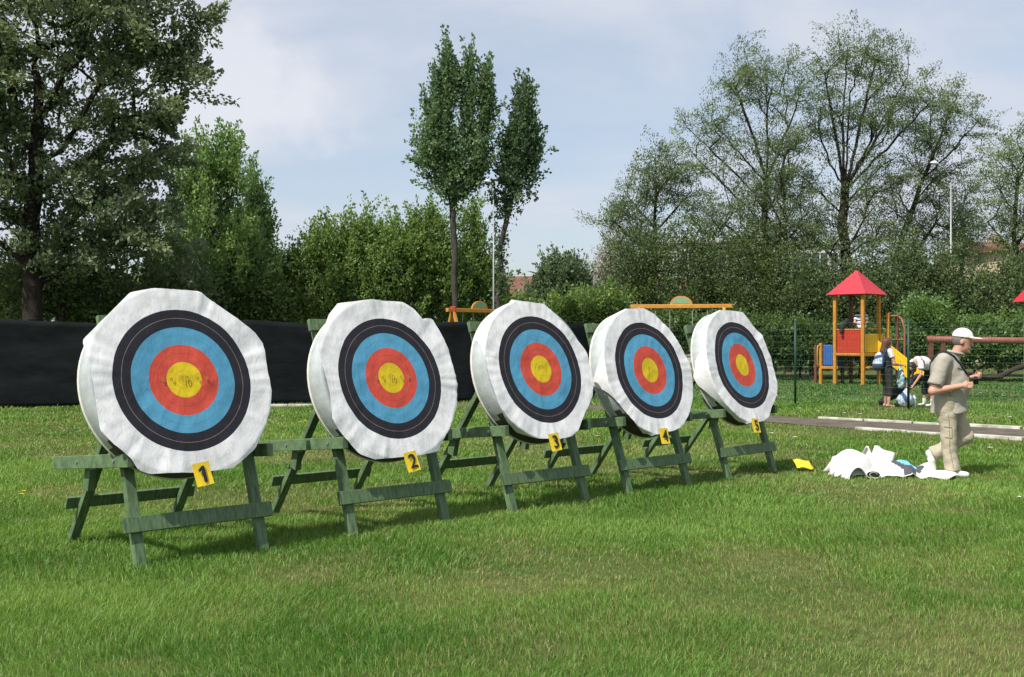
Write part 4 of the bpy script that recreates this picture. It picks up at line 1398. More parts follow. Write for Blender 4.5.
def man_body(P):
    d = head_d(P, HC, HF, HU, 1.02)
    d = smin(d, cone(P, (.085, 0, 1.36), (.135, 0, 1.47), .062, .058), .03)
    tr = union([ell(P, (.01, 0, 1.24), (.125, .175, .15)), ell(P, (.06, 0, 1.02), (.16, .155, .19)), ell(P, (.015, 0, .86), (.13, .15, .12))], .06)
    tr = smin(tr, cone(P, RS, LS, .065, .065), .05)
    d = smin(d, tr, .03)
    for s_, e_, w_ in ((RS, RE, RW), (LS, LE, LW)):
        a = smin(cone(P, s_, e_, .056, .044), cone(P, e_, w_, .046, .029), .02)
        d = smin(d, a, .025)
    d = smin(d, hand_d(P, rh), .012); d = smin(d, hand_d(P, lh), .012)
    for a, b_, c in ((RHIP, RKN, RAN), (LHIP, LKN, LAN)):
        d = smin(d, union([cone(P, a, b_, .078, .052), cone(P, b_, c, .050, .036)], .02), .03)
    d = smin(d, cone(P, (.04, -.105, .055), (.17, -.105, .035), .034, .028), .02)
    d = smin(d, cone(P, (-.17, .10, .235), (-.155, .10, .115), .034, .028), .02)
    return d


def man_m(C):
    b_ = np.zeros(len(C), int)
    return head_mats(C, HC, HF, HU, 1.02, b_, 1, 2)


blob('body', man_body, (-.32, -.40, -.01), (.42, .40, 1.72), .0075, ['skin', 'eye', 'lips'], man, man_m)


def shirt(P):
    t = union([ell(P, (-.005, 0, 1.235), (.160, .215, .175)), cone(P * np.array([1, 1.06, 1]), (.015, 0, 1.16), (.030, 0, .70), .175, .205), ell(P, (.075, 0, 1.03), (.175, .18, .20))], .07)
    t = smin(t, cone(P, RS + [0, .02, 0], LS - [0, .02, 0], .080, .080), .06)
    t = smin(t, cone(P, (.06, 0, 1.36), (.10, 0, 1.42), .078, .076), .03)
    t = smax(t, P[:, 2] - (1.425 + .25 * (P[:, 0] * -1 + .06)), .004)
    slv = []
    for s_, e_ in ((RS, RE), (LS, LE)):
        q = s_ + (e_ - s_) * .98
        c = cone(P, s_, q, .088, .083)
        ax = unit(e_ - s_)
        c = smax(c, (P - (s_ + (e_ - s_) * .80)) @ ax, .01)
        slv.append(c)
    t = smin(t, slv[0], .03); t = smin(t, slv[1], .03)
    t = smax(t, (.745 + .02 * np.sin(P[:, 1] * 9) + .05 * P[:, 0]) - P[:, 2], .006)
    return t + .010 * wr(P * np.array([1, 1, .45]), 12) * np.clip((1.5 - P[:, 2]) * 1.6, .3, 1) + .003 * wr(P, 27, 2)


sh = blob('shirt', shirt, (-.32, -.42, .68), (.36, .42, 1.50), .0095, ['shirt_khaki'], man)
def seam(name, pts, r, mname, parent, fn=None, off=.004):
    P = []
    for a, c in zip(pts[:-1], pts[1:]):
        P += [np.array(a, float) + (np.array(c, float) - np.array(a, float)) * k / 8 for k in range(8)]
    P = np.array(P + [np.array(pts[-1], float)])
    for _ in range(16):
        d = fn(P)
        g_ = np.stack([(fn(P + e) - d) / .008 for e in np.eye(3) * .008], 1)
        g_ /= np.linalg.norm(g_, axis=1)[:, None] + 1e-6
        P = P + g_ * np.clip(off - d, -.03, .03)[:, None]
    m = MB(); m.tube([Vector(p) for p in P], r, 6)
    return m.build(name, mname, parent, smooth=True)


M['seam'] = mat('seam_stitch', (.27, .245, .19), .9)
seam('sleeve_hem', [(-.09, -.33, 1.075), (-.15, -.37, 1.06), (-.21, -.34, 1.05), (-.22, -.28, 1.05)], .0045, 'seam', sh, shirt)
seam('side_seam', [(.0, -.25, 1.16), (.02, -.25, 1.0), (.03, -.25, .78)], .004, 'seam', sh, shirt)
seam('chest_pocket', [(.10, -.17, 1.25), (.17, -.12, 1.235)], .005, 'seam', sh, shirt)
# collar and placket
m = MB()
pts = []
for k in range(17):
    a = 2 * math.pi * k / 16 + .2
    pts.append((.098 + .082 * math.cos(a), .080 * math.sin(a), 1.418 - .24 * (.082 * math.cos(a)) + .0))
m.tube(pts, .016, 8, cap=False)
m.build('collar', 'shirt_khaki', sh, smooth=True)


def trousers(P):
    t = ell(P, (.015, 0, .87), (.165, .185, .13))
    for a, b_, c, seed in ((RHIP, RKN, RAN, 1), (LHIP, LKN, LAN, 5)):
        l_ = smin(cone(P, a, b_, .115, .086), cone(P, b_, c, .084, .082), .03)
        ax = unit(np.array(c) - np.array(b_))
        l_ = smax(l_, (P - (np.array(c) + ax * .01)) @ ax, .01)
        t = smin(t, l_, .02)
    t = smax(t, P[:, 2] - .93, .01)
    return t + .009 * wr(P * np.array([1, 1, .7]), 13, 1) + .003 * wr(P * np.array([.6, .6, 1.6]), 24, 4)


tr_o = blob('trousers', trousers, (-.30, -.30, 0), (.36, .30, 1.0), .009, ['trouser_khaki'], man)
seam('trouser_seam', [(.01, -.24, .74), (.015, -.24, .5), (.03, -.24, .3), (.05, -.24, .12)], .003, 'seam', tr_o, trousers)
seam('cargo_pocket', [(-.06, -.24, .58), (.05, -.24, .58), (.06, -.24, .46), (-.05, -.24, .46)], 0.003, 'seam', tr_o, trousers)


def shoe(P, heel, toe, up_):
    heel, toe, up_ = np.array(heel, float), np.array(toe, float), unit(up_)
    d = union([cone(P, heel + up_ * .02, heel + (toe - heel) * .45 + up_ * .012, .042, .042), cone(P, heel + (toe - heel) * .45, toe, .045, .034), cone(P, heel, heel + up_ * .06, .040, .043)], .02)
    return smax(d, -((P - heel) @ up_ + .035), .006)


def shoe_m(heel, up_):
    up_ = unit(up_)
    return lambda C: (((C - np.array(heel)) @ up_) < -.012).astype(int)


blob('shoe', lambda P: shoe(P, (.025, -.105, .04), (.20, -.108, .036), (0, 0, 1)), (-.06, -.2, -.01), (.28, -.02, .16), .008, ['shoe', 'sole'], man, shoe_m((.025, -.105, .04), (0, 0, 1)))
blob('shoe', lambda P: shoe(P, (-.185, .10, .245), (-.135, .10, .075), (.95, 0, .25)), (-.30, .0, 0.005), (.0, .2, .34), .008, ['shoe', 'sole'], man, shoe_m((-.185, .10, .245), (.95, 0, .25)))


def cap_d(P):
    f, u = unit((1, 0, -.12)), unit((.12, 0, 1))
    c = np.array(HC) + u * .058
    l = np.cross(u, f); Rm = np.stack([f, l, u], 1)
    d = ell(P, c, (.113, .092, .098), Rm)
    d = smax(d, -((P - c) @ u + .010), .004)
    br = ell(P, c + f * .125 - u * .006, (.092, .078, .012), Rm)
    br = smax(br, -((P - c) @ f - .05), .01)
    return smin(d, br, .012)


blob('cap', cap_d, (-.02, -.13, 1.52), (.42, .13, 1.76), .006, ['cap'], man)


def hair_d(P):
    f, u = unit(HF), unit(HU); l = np.cross(u, f); Rm = np.stack([f, l, u], 1)
    c = np.array(HC)
    d = ell(P, c + u * .018 - f * .008, (.103, .083, .098), Rm)
    d = smax(d, (P - c) @ f - .018 + .35 * ((P - c) @ u), .006)
    d = smax(d, -((P - c) @ u + .050), .01)
    return smax(d, (P - c) @ u - .065, .004)


blob('hair', hair_d, (.02, -.12, 1.44), (.25, .12, 1.66), .006, ['hair_grey'], man)
# shoulder bag strap and the small black case in his left hand
bag = thing('shoulder_bag', 'small black case on a dark strap slung across the walking man', 'bag', (4.985, 12.62, 0), R(-18))
m = MB()
path = [(-.045, -.10, 1.43), (.04, -.135, 1.40), (.10, -.13, 1.345), (.165, -.11, 1.275), (.22, -.07, 1.20), (.27, -.01, 1.14), (.30, .05, 1.10)]
path2 = [(-.045, -.10, 1.43), (-.12, -.04, 1.36), (-.175, .05, 1.25), (-.17, .13, 1.05), (-.05, .235, .98), (.12, .235, 1.0), (.26, .14, 1.06)]
def on_shirt(pts, n_=8, off=.012):
    out = []
    for a, c in zip(pts[:-1], pts[1:]):
        out += [np.array(a) + (np.array(c) - np.array(a)) * k / n_ for k in range(n_)]
    P = np.array(out + [np.array(pts[-1])])
    ctr_ = np.array([.03, 0, 0]) * 1.
    for _ in range(14):
        d = np.minimum(shirt(P), man_body(P))
        g_ = np.stack([(np.minimum(shirt(P + e), man_body(P + e)) - d) / .01 for e in np.eye(3) * .01], 1)
        g_ /= np.linalg.norm(g_, axis=1)[:, None] + 1e-6
        P = P + g_ * np.clip(off - d, -.02, .02)[:, None]
    return [Vector(p) for p in P]


for pa in (on_shirt(path), on_shirt(path2[::-1])):
    for a, c in zip(pa[:-1], pa[1:]):
        m.beam(a, Vector(c) + (Vector(c) - Vector(a)) * .08, .038, .008, (0, 1, .6))
m.build('strap', 'strap', bag, bevel=.001)


def case_d(P):
    q = np.abs(P - np.array([.315, .05, 1.10])) - np.array([.014, .03, .034])
    return np.linalg.norm(np.maximum(q, 0), axis=1) + np.minimum(q.max(1), 0) - .012


blob('case', case_d, (.22, -.05, .98), (.40, .16, 1.22), .008, ['strap'], bag)

# ------------------------------------------------------------------ girl with the backpack (local: +x forward)
gA = at(887, 341, 25.9); gA.z = 0
girl = thing('person', 'long-haired girl in black vest and cropped trousers wearing a backpack by the slide', 'person', gA, R(8))
GH = (.02, 0, 1.49)
g_rw = np.array([.30, -.12, .985]); g_lw = np.array([.28, .13, .985])
g_re = np.array([.08, -.20, 1.02]); g_le = np.array([.08, .20, 1.02])
g_rs = np.array([.0, -.155, 1.30]); g_ls = np.array([.0, .155, 1.30])
gh1 = hand(g_rw, (.95, .1, -.1), (0, .4, -.9), (0, 1, .2), .9, .9); gh2 = hand(g_lw, (.95, -.1, -.1), (0, -.4, -.9), (0, -1, .2), .9, .9)


def girl_body(P):
    d = head_d(P, GH, (1, 0, -.15), (.15, 0, 1), .96)
    d = smin(d, cone(P, (-.01, 0, 1.31), (.0, 0, 1.42), .045, .043), .025)
    tr = union([ell(P, (0, 0, 1.2), (.09, .135, .14)), ell(P, (.0, 0, 1.0), (.085, .115, .16)), ell(P, (-.015, 0, .84), (.11, .145, .11))], .05)
    d = smin(d, smin(tr, cone(P, g_rs, g_ls, .045, .045), .04), .03)
    for a, e_, w_ in ((g_rs, g_re, g_rw), (g_ls, g_le, g_lw)):
        d = smin(d, smin(cone(P, a, e_, .042, .034), cone(P, e_, w_, .034, .024), .015), .02)
    d = smin(d, hand_d(P, gh1), .01); d = smin(d, hand_d(P, gh2), .01)
    for a, k, n_ in (((0, -.075, .84), (.02, -.10, .45), (-.03, -.125, .07)), ((0, .075, .84), (.04, .10, .45), (.02, .125, .07))):
        d = smin(d, union([cone(P, a, k, .078, .052), cone(P, k, (k[0] - .02, k[1], .30), .050, .050), cone(P, (k[0] - .02, k[1], .30), n_, .050, .032)], .02), .03)
        d = smin(d, cone(P, (n_[0] - .03, n_[1], .035), (n_[0] + .14, n_[1], .022), .032, .024), .02)
    return smax(d, .002 - P[:, 2], .004)


blob('body', girl_body, (-.22, -.32, -.01), (.48, .32, 1.68), .011, ['skin', 'eye', 'lips'], girl, lambda C: head_mats(C, GH, (1, 0, -.15), (.15, 0, 1), .96, np.zeros(len(C), int), 1, 2))


def vest(P):
    t = union([ell(P, (0, 0, 1.19), (.11, .155, .16)), ell(P, (.0, 0, .98), (.105, .135, .2)), ell(P, (-.01, 0, .84), (.13, .165, .14))], .06)
    t = smin(t, cone(P, (0, -.1, 1.30), (0, .1, 1.30), .05, .05), .04)
    t = smax(t, .74 - P[:, 2], .005)
    t = smax(t, P[:, 2] - 1.35, .01)
    return t + .004 * wr(P, 18, 3)


blob('vest', vest, (-.22, -.24, .70), (.22, .24, 1.42), .013, ['black_cloth'], girl)


def sleeve_d(P):
    out = []
    for s_, e_ in ((g_rs, g_re), (g_ls, g_le)):
        c = cone(P, s_ + [0, 0, .01], e_, .066, .058)
        out.append(smax(c, (P - (s_ + (e_ - s_) * .48)) @ unit(e_ - s_), .01))
    return np.minimum(*out)


blob('sleeves', sleeve_d, (-.12, -.30, 1.08), (.16, .30, 1.42), .011, ['white_cloth'], girl)


def crop_trousers(P):
    t = ell(P, (-.012, 0, .84), (.125, .16, .12))
    for a, k in (((0, -.075, .84), (.02, -.10, .45)), ((0, .075, .84), (.04, .10, .45))):
        l_ = smin(cone(P, a, k, .098, .074), cone(P, k, (k[0] - .025, k[1] * 1.1, .24), .074, .070), .03)
        t = smin(t, l_, .02)
    return smax(smax(t, P[:, 2] - .9, .01), .27 - P[:, 2], .006) + .004 * wr(P, 20, 5)


blob('trousers', crop_trousers, (-.22, -.26, .22), (.22, .26, .95), .013, ['dark_cloth'], girl)


def long_hair(P):
    c = np.array(GH)
    d = ell(P, c + [-.012, 0, .03], (.108, .092, .105))
    d = smax(d, (P[:, 0] - c[0]) - .035 - .3 * (P[:, 2] - c[2]), .01)
    f_ = union([cone(P, c + [-.05, 0, .03], c + [-.115, .0, -.20], .085, .075), cone(P, c + [-.105, 0, -.18], c + [-.125, 0, -.36], .08, .04)], .03)
    return smin(d, f_, .03) + .005 * np.sin(P[:, 1] * 130 + 2 * np.sin(P[:, 2] * 9))


blob('hair', long_hair, (-.28, -.16, 1.06), (.2, .16, 1.66), .011, ['hair_brown'], girl)

bp_ = thing('backpack', 'pale blue and navy backpack on the long-haired girl', 'backpack', gA, R(8))


def bpk(P):
    t = union([ell(P, (-.20, -.02, 1.10), (.115, .15, .19)), ell(P, (-.24, -.02, .98), (.12, .15, .13))], .05)
    return smax(t, P[:, 0] + .115, .02) + .006 * wr(P, 16, 2)


blob('pack', bpk, (-.42, -.22, .80), (-.06, .2, 1.35), .012, ['bag_blue', 'bag_pale'], bp_, lambda C: ((C[:, 2] > 1.02) & (C[:, 0] < -.20) & (np.sin(C[:, 2] * 26 + C[:, 1] * 9) > -.5)).astype(int))
m = MB()
for s_ in (-1, 1):
    pa = [(-.12, s_ * .075, 1.22), (-.06, s_ * .085, 1.355), (.03, s_ * .09, 1.36), (.105, s_ * .095, 1.26), (.125, s_ * .105, 1.12), (.08, s_ * .145, 1.0), (-.08, s_ * .15, .96)]
    for a, c in zip(pa[:-1], pa[1:]):
        m.beam(a, Vector(c) + (Vector(c) - Vector(a)) * .1, .045, .012, (0, 1, 0))
m.build('strap', 'bag_blue', bp_)

cbag = thing('plastic_bag', 'crinkled pale teal plastic bag held in front by the long-haired girl', 'bag', gA, R(8))


def pbag(P):
    t = union([cone(P, (.335, 0, .95), (.335, 0, .80), .02, .06), ell(P, (.335, 0, .68), (.085, .11, .20)), ell(P, (.345, .0, .52), (.07, .09, .10))], .05)
    return t + .016 * wr(P, 30, 7)


blob('bag', pbag, (.2, -.18, .34), (.48, .18, 1.02), .012, ['plastic_teal', 'paper'], cbag, lambda C: (np.sin(C[:, 2] * 17 + C[:, 1] * 30 + 3) > .35).astype(int))

# ------------------------------------------------------------------ bending girl (local +x = the way she bends, pointing left in view)
gB = at(927, 341, 26.0); gB.z = 0
bend = thing('person', 'dark-haired girl in white shirt and black trousers bending down over the bags', 'person', gB, R(180 + 16))
BH = (.40, .0, .93)
b_rs = np.array([.27, .155, 1.05]); b_ls = np.array([.27, -.155, 1.05])
b_re = np.array([.31, .19, .76]); b_le = np.array([.34, -.19, .78])
b_rw = np.array([.44, .12, .54]); b_lw = np.array([.46, -.10, .55])
bh1 = hand(b_rw, (.5, -.2, -.8), (.7, -.3, .5), (-.2, -.9, 0), .8, .9); bh2 = hand(b_lw, (.5, .2, -.8), (.7, .3, .5), (-.2, .9, 0), .8, .9)
LEGS_B = (((-.11, -.08, .86), (-.03, -.11, .46), (-.02, -.13, .075)), ((-.11, .08, .86), (-.05, .11, .46), (-.05, .13, .075)))


def bend_body(P):
    d = head_d(P, BH, (.45, 0, -.9), (.9, 0, .3), .96)
    d = smin(d, cone(P, (.29, 0, 1.06), (.35, 0, .98), .045, .043), .03)
    d = smin(d, union([ell(P, (-.10, 0, .88), (.12, .145, .12)), cone(P, (-.06, 0, .93), (.10, 0, 1.03), .105, .11), cone(P, (.1, 0, 1.03), (.24, 0, 1.06), .115, .105), cone(P, b_rs, b_ls, .045, .045)], .06), .03)
    for a, e_, w_ in ((b_rs, b_re, b_rw), (b_ls, b_le, b_lw)):
        d = smin(d, smin(cone(P, a, e_, .042, .034), cone(P, e_, w_, .034, .024), .015), .02)
    d = smin(d, hand_d(P, bh1), .01); d = smin(d, hand_d(P, bh2), .01)
    for a, k, n_ in LEGS_B:
        d = smin(d, union([cone(P, a, k, .078, .052), cone(P, k, n_, .050, .034)], .02), .03)
        d = smin(d, cone(P, (n_[0] - .03, n_[1], .035), (n_[0] + .14, n_[1], .024), .030, .024), .02)
    return smax(d, .002 - P[:, 2], .004)


blob('body', bend_body, (-.3, -.32, -.01), (.62, .32, 1.25), .011, ['skin', 'eye', 'lips'], bend, lambda C: head_mats(C, BH, (.45, 0, -.9), (.9, 0, .3), .96, np.zeros(len(C), int), 1, 2))


def tee(P):
    t = union([cone(P, (-.10, 0, .94), (.10, 0, 1.035), .135, .14), cone(P, (.1, 0, 1.035), (.25, 0, 1.065), .142, .125), cone(P, b_rs - [0, .05, 0], b_ls + [0, .05, 0], .07, .07)], .06)
    t = smax(t, -(P[:, 0] * .9 + P[:, 2] * .35 - .225), .01)
    t = smax(t, P[:, 0] - .325, .02)
    for s_, e_ in ((b_rs, b_re), (b_ls, b_le)):
        c = cone(P, s_, e_, .075, .068)
        t = smin(t, smax(c, (P - (s_ + (e_ - s_) * .55)) @ unit(e_ - s_), .01), .03)
    return t + .004 * wr(P, 18, 8)


def tee_m(C):
    o = np.zeros(len(C), int)
    q = np.abs(C[:, 1]) > .145
    o[q & (np.abs(C[:, 0] - .235 - .4 * (C[:, 2] - 1.0)) < .018)] = 1
    o[q & (np.abs(C[:, 0] - .20 - .4 * (C[:, 2] - 1.0)) < .014)] = 2
    o[(np.abs(C[:, 0] - .215) < .016) & (np.abs(C[:, 1]) <= .145) & (C[:, 2] > 1.0)] = 1
    return o


blob('shirt', tee, (-.32, -.30, .78), (.42, .30, 1.28), .011, ['white_cloth', 'stripe_red', 'stripe_navy'], bend, tee_m)


def btrou(P):
    t = ell(P, (-.10, 0, .87), (.135, .165, .13))
    for a, k, n_ in LEGS_B:
        t = smin(t, smin(cone(P, a, k, .098, .078), cone(P, k, (k[0], k[1] * 1.08, .28), .080, .080), .03), .02)
    return smax(t, .30 - P[:, 2], .006) + .004 * wr(P, 20, 6)


blob('trousers', btrou, (-.3, -.28, .24), (.2, .28, 1.05), .013, ['black_cloth'], bend)
for a, k, n_ in LEGS_B:
    def sock(P, n_=n_):
        d = smin(cone(P, (n_[0], n_[1], .20), (n_[0], n_[1], .06), .046, .042), cone(P, (n_[0] - .035, n_[1], .04), (n_[0] + .15, n_[1], .032), .042, .034), .02)
        return smax(smax(d, P[:, 2] - .19, .004), -P[:, 2], .004)
    blob('sock', sock, (n_[0] - .12, n_[1] - .09, -.01), (n_[0] + .25, n_[1] + .09, .26), .011, ['shoe'], bend)


def bhair(P):
    c = np.array(BH); f, u = unit((.45, 0, -.9)), unit((.9, 0, .3)); l = np.cross(u, unit(f - u * (f @ u)))
    d = ell(P, c + u * .02 - f * .012, (.112, .094, .112))
    d = smax(d, (P - c) @ f - .03, .01)
    t = union([cone(P, c + np.array([-.0, .05, 0]), c + np.array([.06, .06, -.26]), .045, .02), cone(P, c + np.array([0, -.05, 0]), c + np.array([.06, -.06, -.26]), .045, .02)], .02)
    return smin(d, t, .03) + .004 * np.sin(P[:, 1] * 140 + P[:, 2] * 20)


blob('hair', bhair, (.2, -.18, .60), (.62, .18, 1.12), .011, ['hair_dark'], bend)

# ------------------------------------------------------------------ bags on the grass by the girls
gb = ground_at(905, 408); gb.y = 25.75; gb.x = (905 - 512) / FPX * 25.75


def sack(P):
    t = union([ell(P, (0, 0, .17), (.20, .16, .17)), cone(P, (.02, 0, .25), (.04, 0, .40), .10, .05)], .06)
    return smax(t, .004 - P[:, 2], .01) + .014 * wr(P, 16, 3)


o = blob('carrier_bag', sack, (-.3, -.25, -.01), (.3, .25, .52), .014, ['bag_pale', 'paper', 'bag_blue'], None, lambda C: np.where(C[:, 2] < .10 + .05 * np.sin(C[:, 0] * 9), 1, np.where(np.sin(C[:, 0] * 26 + C[:, 2] * 12) > .2, 2, 0)))
o.location = (gb.x, gb.y, 0)
tag(o, 'pale blue carrier bag with white bottom on the grass between the two girls', 'bag')


def bottles(P):
    t = union([cone(P, (0, 0, .02), (0, 0, .20), .05, .05), cone(P, (0, 0, .2), (0, 0, .28), .05, .018)], .02)
    return smax(t, -P[:, 2], .004) + .003 * wr(P, 40, 1)


o = blob('water_bottle', bottles, (-.1, -.1, -.01), (.1, .1, .34), .009, ['plastic_clear'], None)
o.location = (at(914, 341, 25.8).x, 25.8, 0)
tag(o, 'clear plastic water bottle standing by the fence post', 'bottle')


def bowbag(P):
    a, c = np.array([0, 0, .09]), np.array([.93, .1, .66])
    t = union([cone(P, a, (a + c) / 2, .07, .14), cone(P, (a + c) / 2, c, .14, .12)], .08)
    return smax(t, .004 - P[:, 2], .01) + .012 * wr(P, 9, 2)


o = blob('equipment_bag', bowbag, (-.25, -.3, -.01), (1.2, .4, .9), .018, ['black_cloth'], None)
o.location = (at(881, 341, 26.35).x, 26.35, 0)
tag(o, 'long black equipment bag propped at a slant behind the two girls', 'bag')


def pouch(P): return ell(P, (0, 0, 0), (.055, .06, .15), np.array([[.96, 0, .28], [0, 1, 0], [-.28, 0, .96]])) + .005 * wr(P, 30, 2)


o = blob('towel', pouch, (-.15, -.12, -.2), (.15, .12, .2), .011, ['bag_pale'], None)
o.location = at(907.5, 384, 26.05)
tag(o, 'small pale towel hanging on the slanted black bag', 'towel')

# ------------------------------------------------------------------ play tower with slide
TY = 38.5
PC = at(863, 341, TY); PC.z = 0
tw = thing('play_tower', 'wooden play tower with red pyramid roof, red and blue panels and a yellow slide', 'play tower', PC)
d2 = Vector((.73, .68, 0)); d1 = Vector((-.68, .73, 0)); sd_ = 1.09
ctr = (d1 + d2) * sd_ / 2
Z3 = Vector((0, 0, 1))


def part(name, mname, fnc, parent=None, bevel=.012, smooth=False):
    m = MB(); fnc(m); return m.build(name, mname, parent or tw, smooth=smooth, bevel=bevel)


for q, top in ((Vector((0, 0, 0)), 3.25), (d1 * sd_, 3.25), (d2 * sd_, 3.25), ((d1 + d2) * sd_, 3.25)):
    part('post', 'wood_yellow' if q.dot(d2) < .1 or q.length < 1.2 else 'brown_wood', lambda m: m.beam(q, q + Z3 * top, .115, .115, d1))
part('deck', 'wood_yellow', lambda m: m.beam(ctr - d1 * .62 + Z3 * 1.06, ctr + d1 * .62 + Z3 * 1.06, .1, 1.2, Z3))
# roof: pyramid with overlapping boards
rc = ctr


def roofm(m):
    n_ = 7
    for k in range(n_):
        f0, f1 = k / n_, (k + 1) / n_
        a = .80 * (1 - f0) + .03; bq = .80 * (1 - f1 * .97) + .03 + .0
        z0, z1 = 3.22 + .84 * f0, 3.22 + .84 * f1
        co = [(-1, -1), (1, -1), (1, 1), (-1, 1)]
        lo = [rc + d1 * (x * a) * .92 + d2 * (y * a) * .92 + Z3 * (z0 - .02) for x, y in co]
        up_ = [rc + d1 * (x * bq) * .9 + d2 * (y * bq) * .9 + Z3 * (z1 - .0) for x, y in co]
        m.add(lo + up_, [(0, 1, 5, 4), (1, 2, 6, 5), (2, 3, 7, 6), (3, 0, 4, 7), (3, 2, 1, 0), (4, 5, 6, 7)])


part('roof', 'red_roof', roofm, bevel=.006)
part('red_panel', 'red_panel', lambda m: m.beam(d1 * .08 - d2 * .0 + Z3 * 1.53, d1 * (sd_ - .08) + Z3 * 1.53, .80, .035, Z3))
part('panel_rail', 'wood_yellow', lambda m: (m.beam(d1 * .06 + Z3 * 1.955, d1 * (sd_ - .06) + Z3 * 1.955, .05, .06, Z3)))
part('panel_rail', 'wood_yellow', lambda m: (m.beam(d1 * .06 + Z3 * 1.08 - d2 * .07, d1 * (sd_ - .06) + Z3 * 1.08 - d2 * .07, .09, .05, Z3)))
part('yellow_panel', 'yellow_panel', lambda m: m.beam(d2 * .08 - d1 * .02 + Z3 * 1.47, d2 * 1.36 - d1 * .02 + Z3 * 1.47, .66, .04, Z3))
part('yellow_rail', 'wood_yellow', lambda m: m.beam(d2 * .3 + Z3 * 1.98, d2 * 1.05 + Z3 * 1.98, .04, .05, Z3))
# slide
s0 = d2 * 1.25 + d1 * .1 + Z3 * 1.28
sv = Vector((.62, -.60, 0)).normalized()
s1 = s0 + sv * 1.5 - Z3 * 1.12
sw = Vector((sv.y, -sv.x, 0))


def slide_m(m):
    m.beam(s0, s1, .52, .04, sw)
    m.beam(s1, s1 + sv * .45 + Z3 * .02, .52, .04, sw)


so_ = part('slide', 'yellow_panel', slide_m, bevel=.006)
for k in (-1, 1):
    part('slide_side', 'yellow_panel', lambda m: (m.beam(s0 + sw * k * .27 + Z3 * .13, s1 + sw * k * .27 + Z3 * .10, .04, .40, sw)), so_, bevel=.01)
part('slide_bar', 'plastic_teal', lambda m: m.tube([s0 - sw * .3 + Z3 * .36, s0 + sw * .35 + Z3 * .36], .03, 8), so_, bevel=0, smooth=True)
# lower deck with blue panels at the left
l0 = d1 * sd_ + Vector((-.46, .18, 0)); l1 = d1 * sd_ + Vector((.45, .62, 0))
part('post', 'wood_yellow', lambda m: m.beam(l0, l0 + Z3 * 1.47, .1, .1, d1))
part('post', 'brown_wood', lambda m: m.beam(l0 + Vector((.1, 1.0, 0)), l0 + Vector((.1, 1.0, 1.4)), .1, .1, d1))
part('post', 'brown_wood', lambda m: m.beam(l1, l1 + Z3 * 1.1, .1, .1, d1))
part('blue_panel', 'blue_panel', lambda m: m.beam(l0 + Vector((.09, .03, 1.05)), d1 * sd_ + Vector((-.07, .06, 1.05)), .72, .035, Z3))
part('blue_panel', 'blue_panel', lambda m: m.beam(d1 * sd_ + Vector((.1, .12, .82)), l1 + Z3 * .82, .56, .035, Z3))
part('deck_beam', 'wood_yellow', lambda m: m.beam(l0 + Vector((0, -.05, .60)), d1 * sd_ + Vector((.1, -.02, .60)), .10, .06, Z3))
part('lower_deck', 'brown_wood', lambda m: m.beam(l0 + Vector((0, .5, .62)), d1 * sd_ + Vector((.5, .5, .62)), .06, .9, Z3))
part('handrail', 'wood_yellow', lambda m: m.tube([l0 + Vector((0, 0, 1.40)), l0 + Vector((-.12, -.05, 1.38)), l0 + Vector((-.14, -.05, 1.2)), l0 + Vector((-.14, -.05, .7)), l0 + Vector((-.02, 0, .62))], .028, 8), bevel=0, smooth=True)
part('step', 'wood_yellow', lambda m: m.beam(d2 * .1 + Vector((.05, -.05, .62)), d2 * .95 + Vector((.05, -.05, .62)), .06, .25, Z3))
part('step_post', 'wood_yellow', lambda m: m.beam(d2 * .85 + Vector((.1, -.1, 0)), d2 * .85 + Vector((.1, -.1, .60)), .10, .10, d1))
# climbing arch at the right
a0 = at(888, 341, TY + .9) - PC; a0.z = 0; a1 = at(897.5, 341, TY + 1.2) - PC; a1.z = 0; a2 = at(904.5, 341, TY + .9) - PC; a2.z = 0
part('arch_post', 'wood_yellow', lambda m: m.beam(a0, a0 + Z3 * 2.56, .11, .11, d1))
part('arch_post', 'brown_wood', lambda m: m.beam(a1, a1 + Z3 * 2.5, .10, .10, d1))
part('arch_rail', 'rail', lambda m: m.tube([a0 + Z3 * 2.44, a1 + Z3 * 2.46, a1.lerp(a2, .6) + Z3 * 2.34, a2 + Z3 * 2.0, a2 + Z3 * 1.2, a2], .04, 8), bevel=0, smooth=True)
part('arch_bar', 'rail', lambda m: m.tube([a0 + Z3 * 1.6, a1 + Z3 * 1.6, a2 + Z3 * 1.6], .03, 8), bevel=0, smooth=True)

# child on the deck
kp = PC + ctr + Vector((.12, -.1, 0))
kid = thing('person', 'small child in striped white shirt standing on the deck of the play tower', 'person', (kp.x, kp.y, 1.12), R(-110))
kp_s = ((0, -.13, 1.12), (0, .13, 1.12)); kp_e = ((.1, -.19, .93), (.1, .19, .93)); kp_w = ((.28, -.12, .92), (.28, .12, .92))
kh1 = hand(kp_w[0], (1, .2, 0), (0, .2, -1), (0, 1, 0), .7, .8); kh2 = hand(kp_w[1], (1, -.2, 0), (0, -.2, -1), (0, -1, 0), .7, .8)


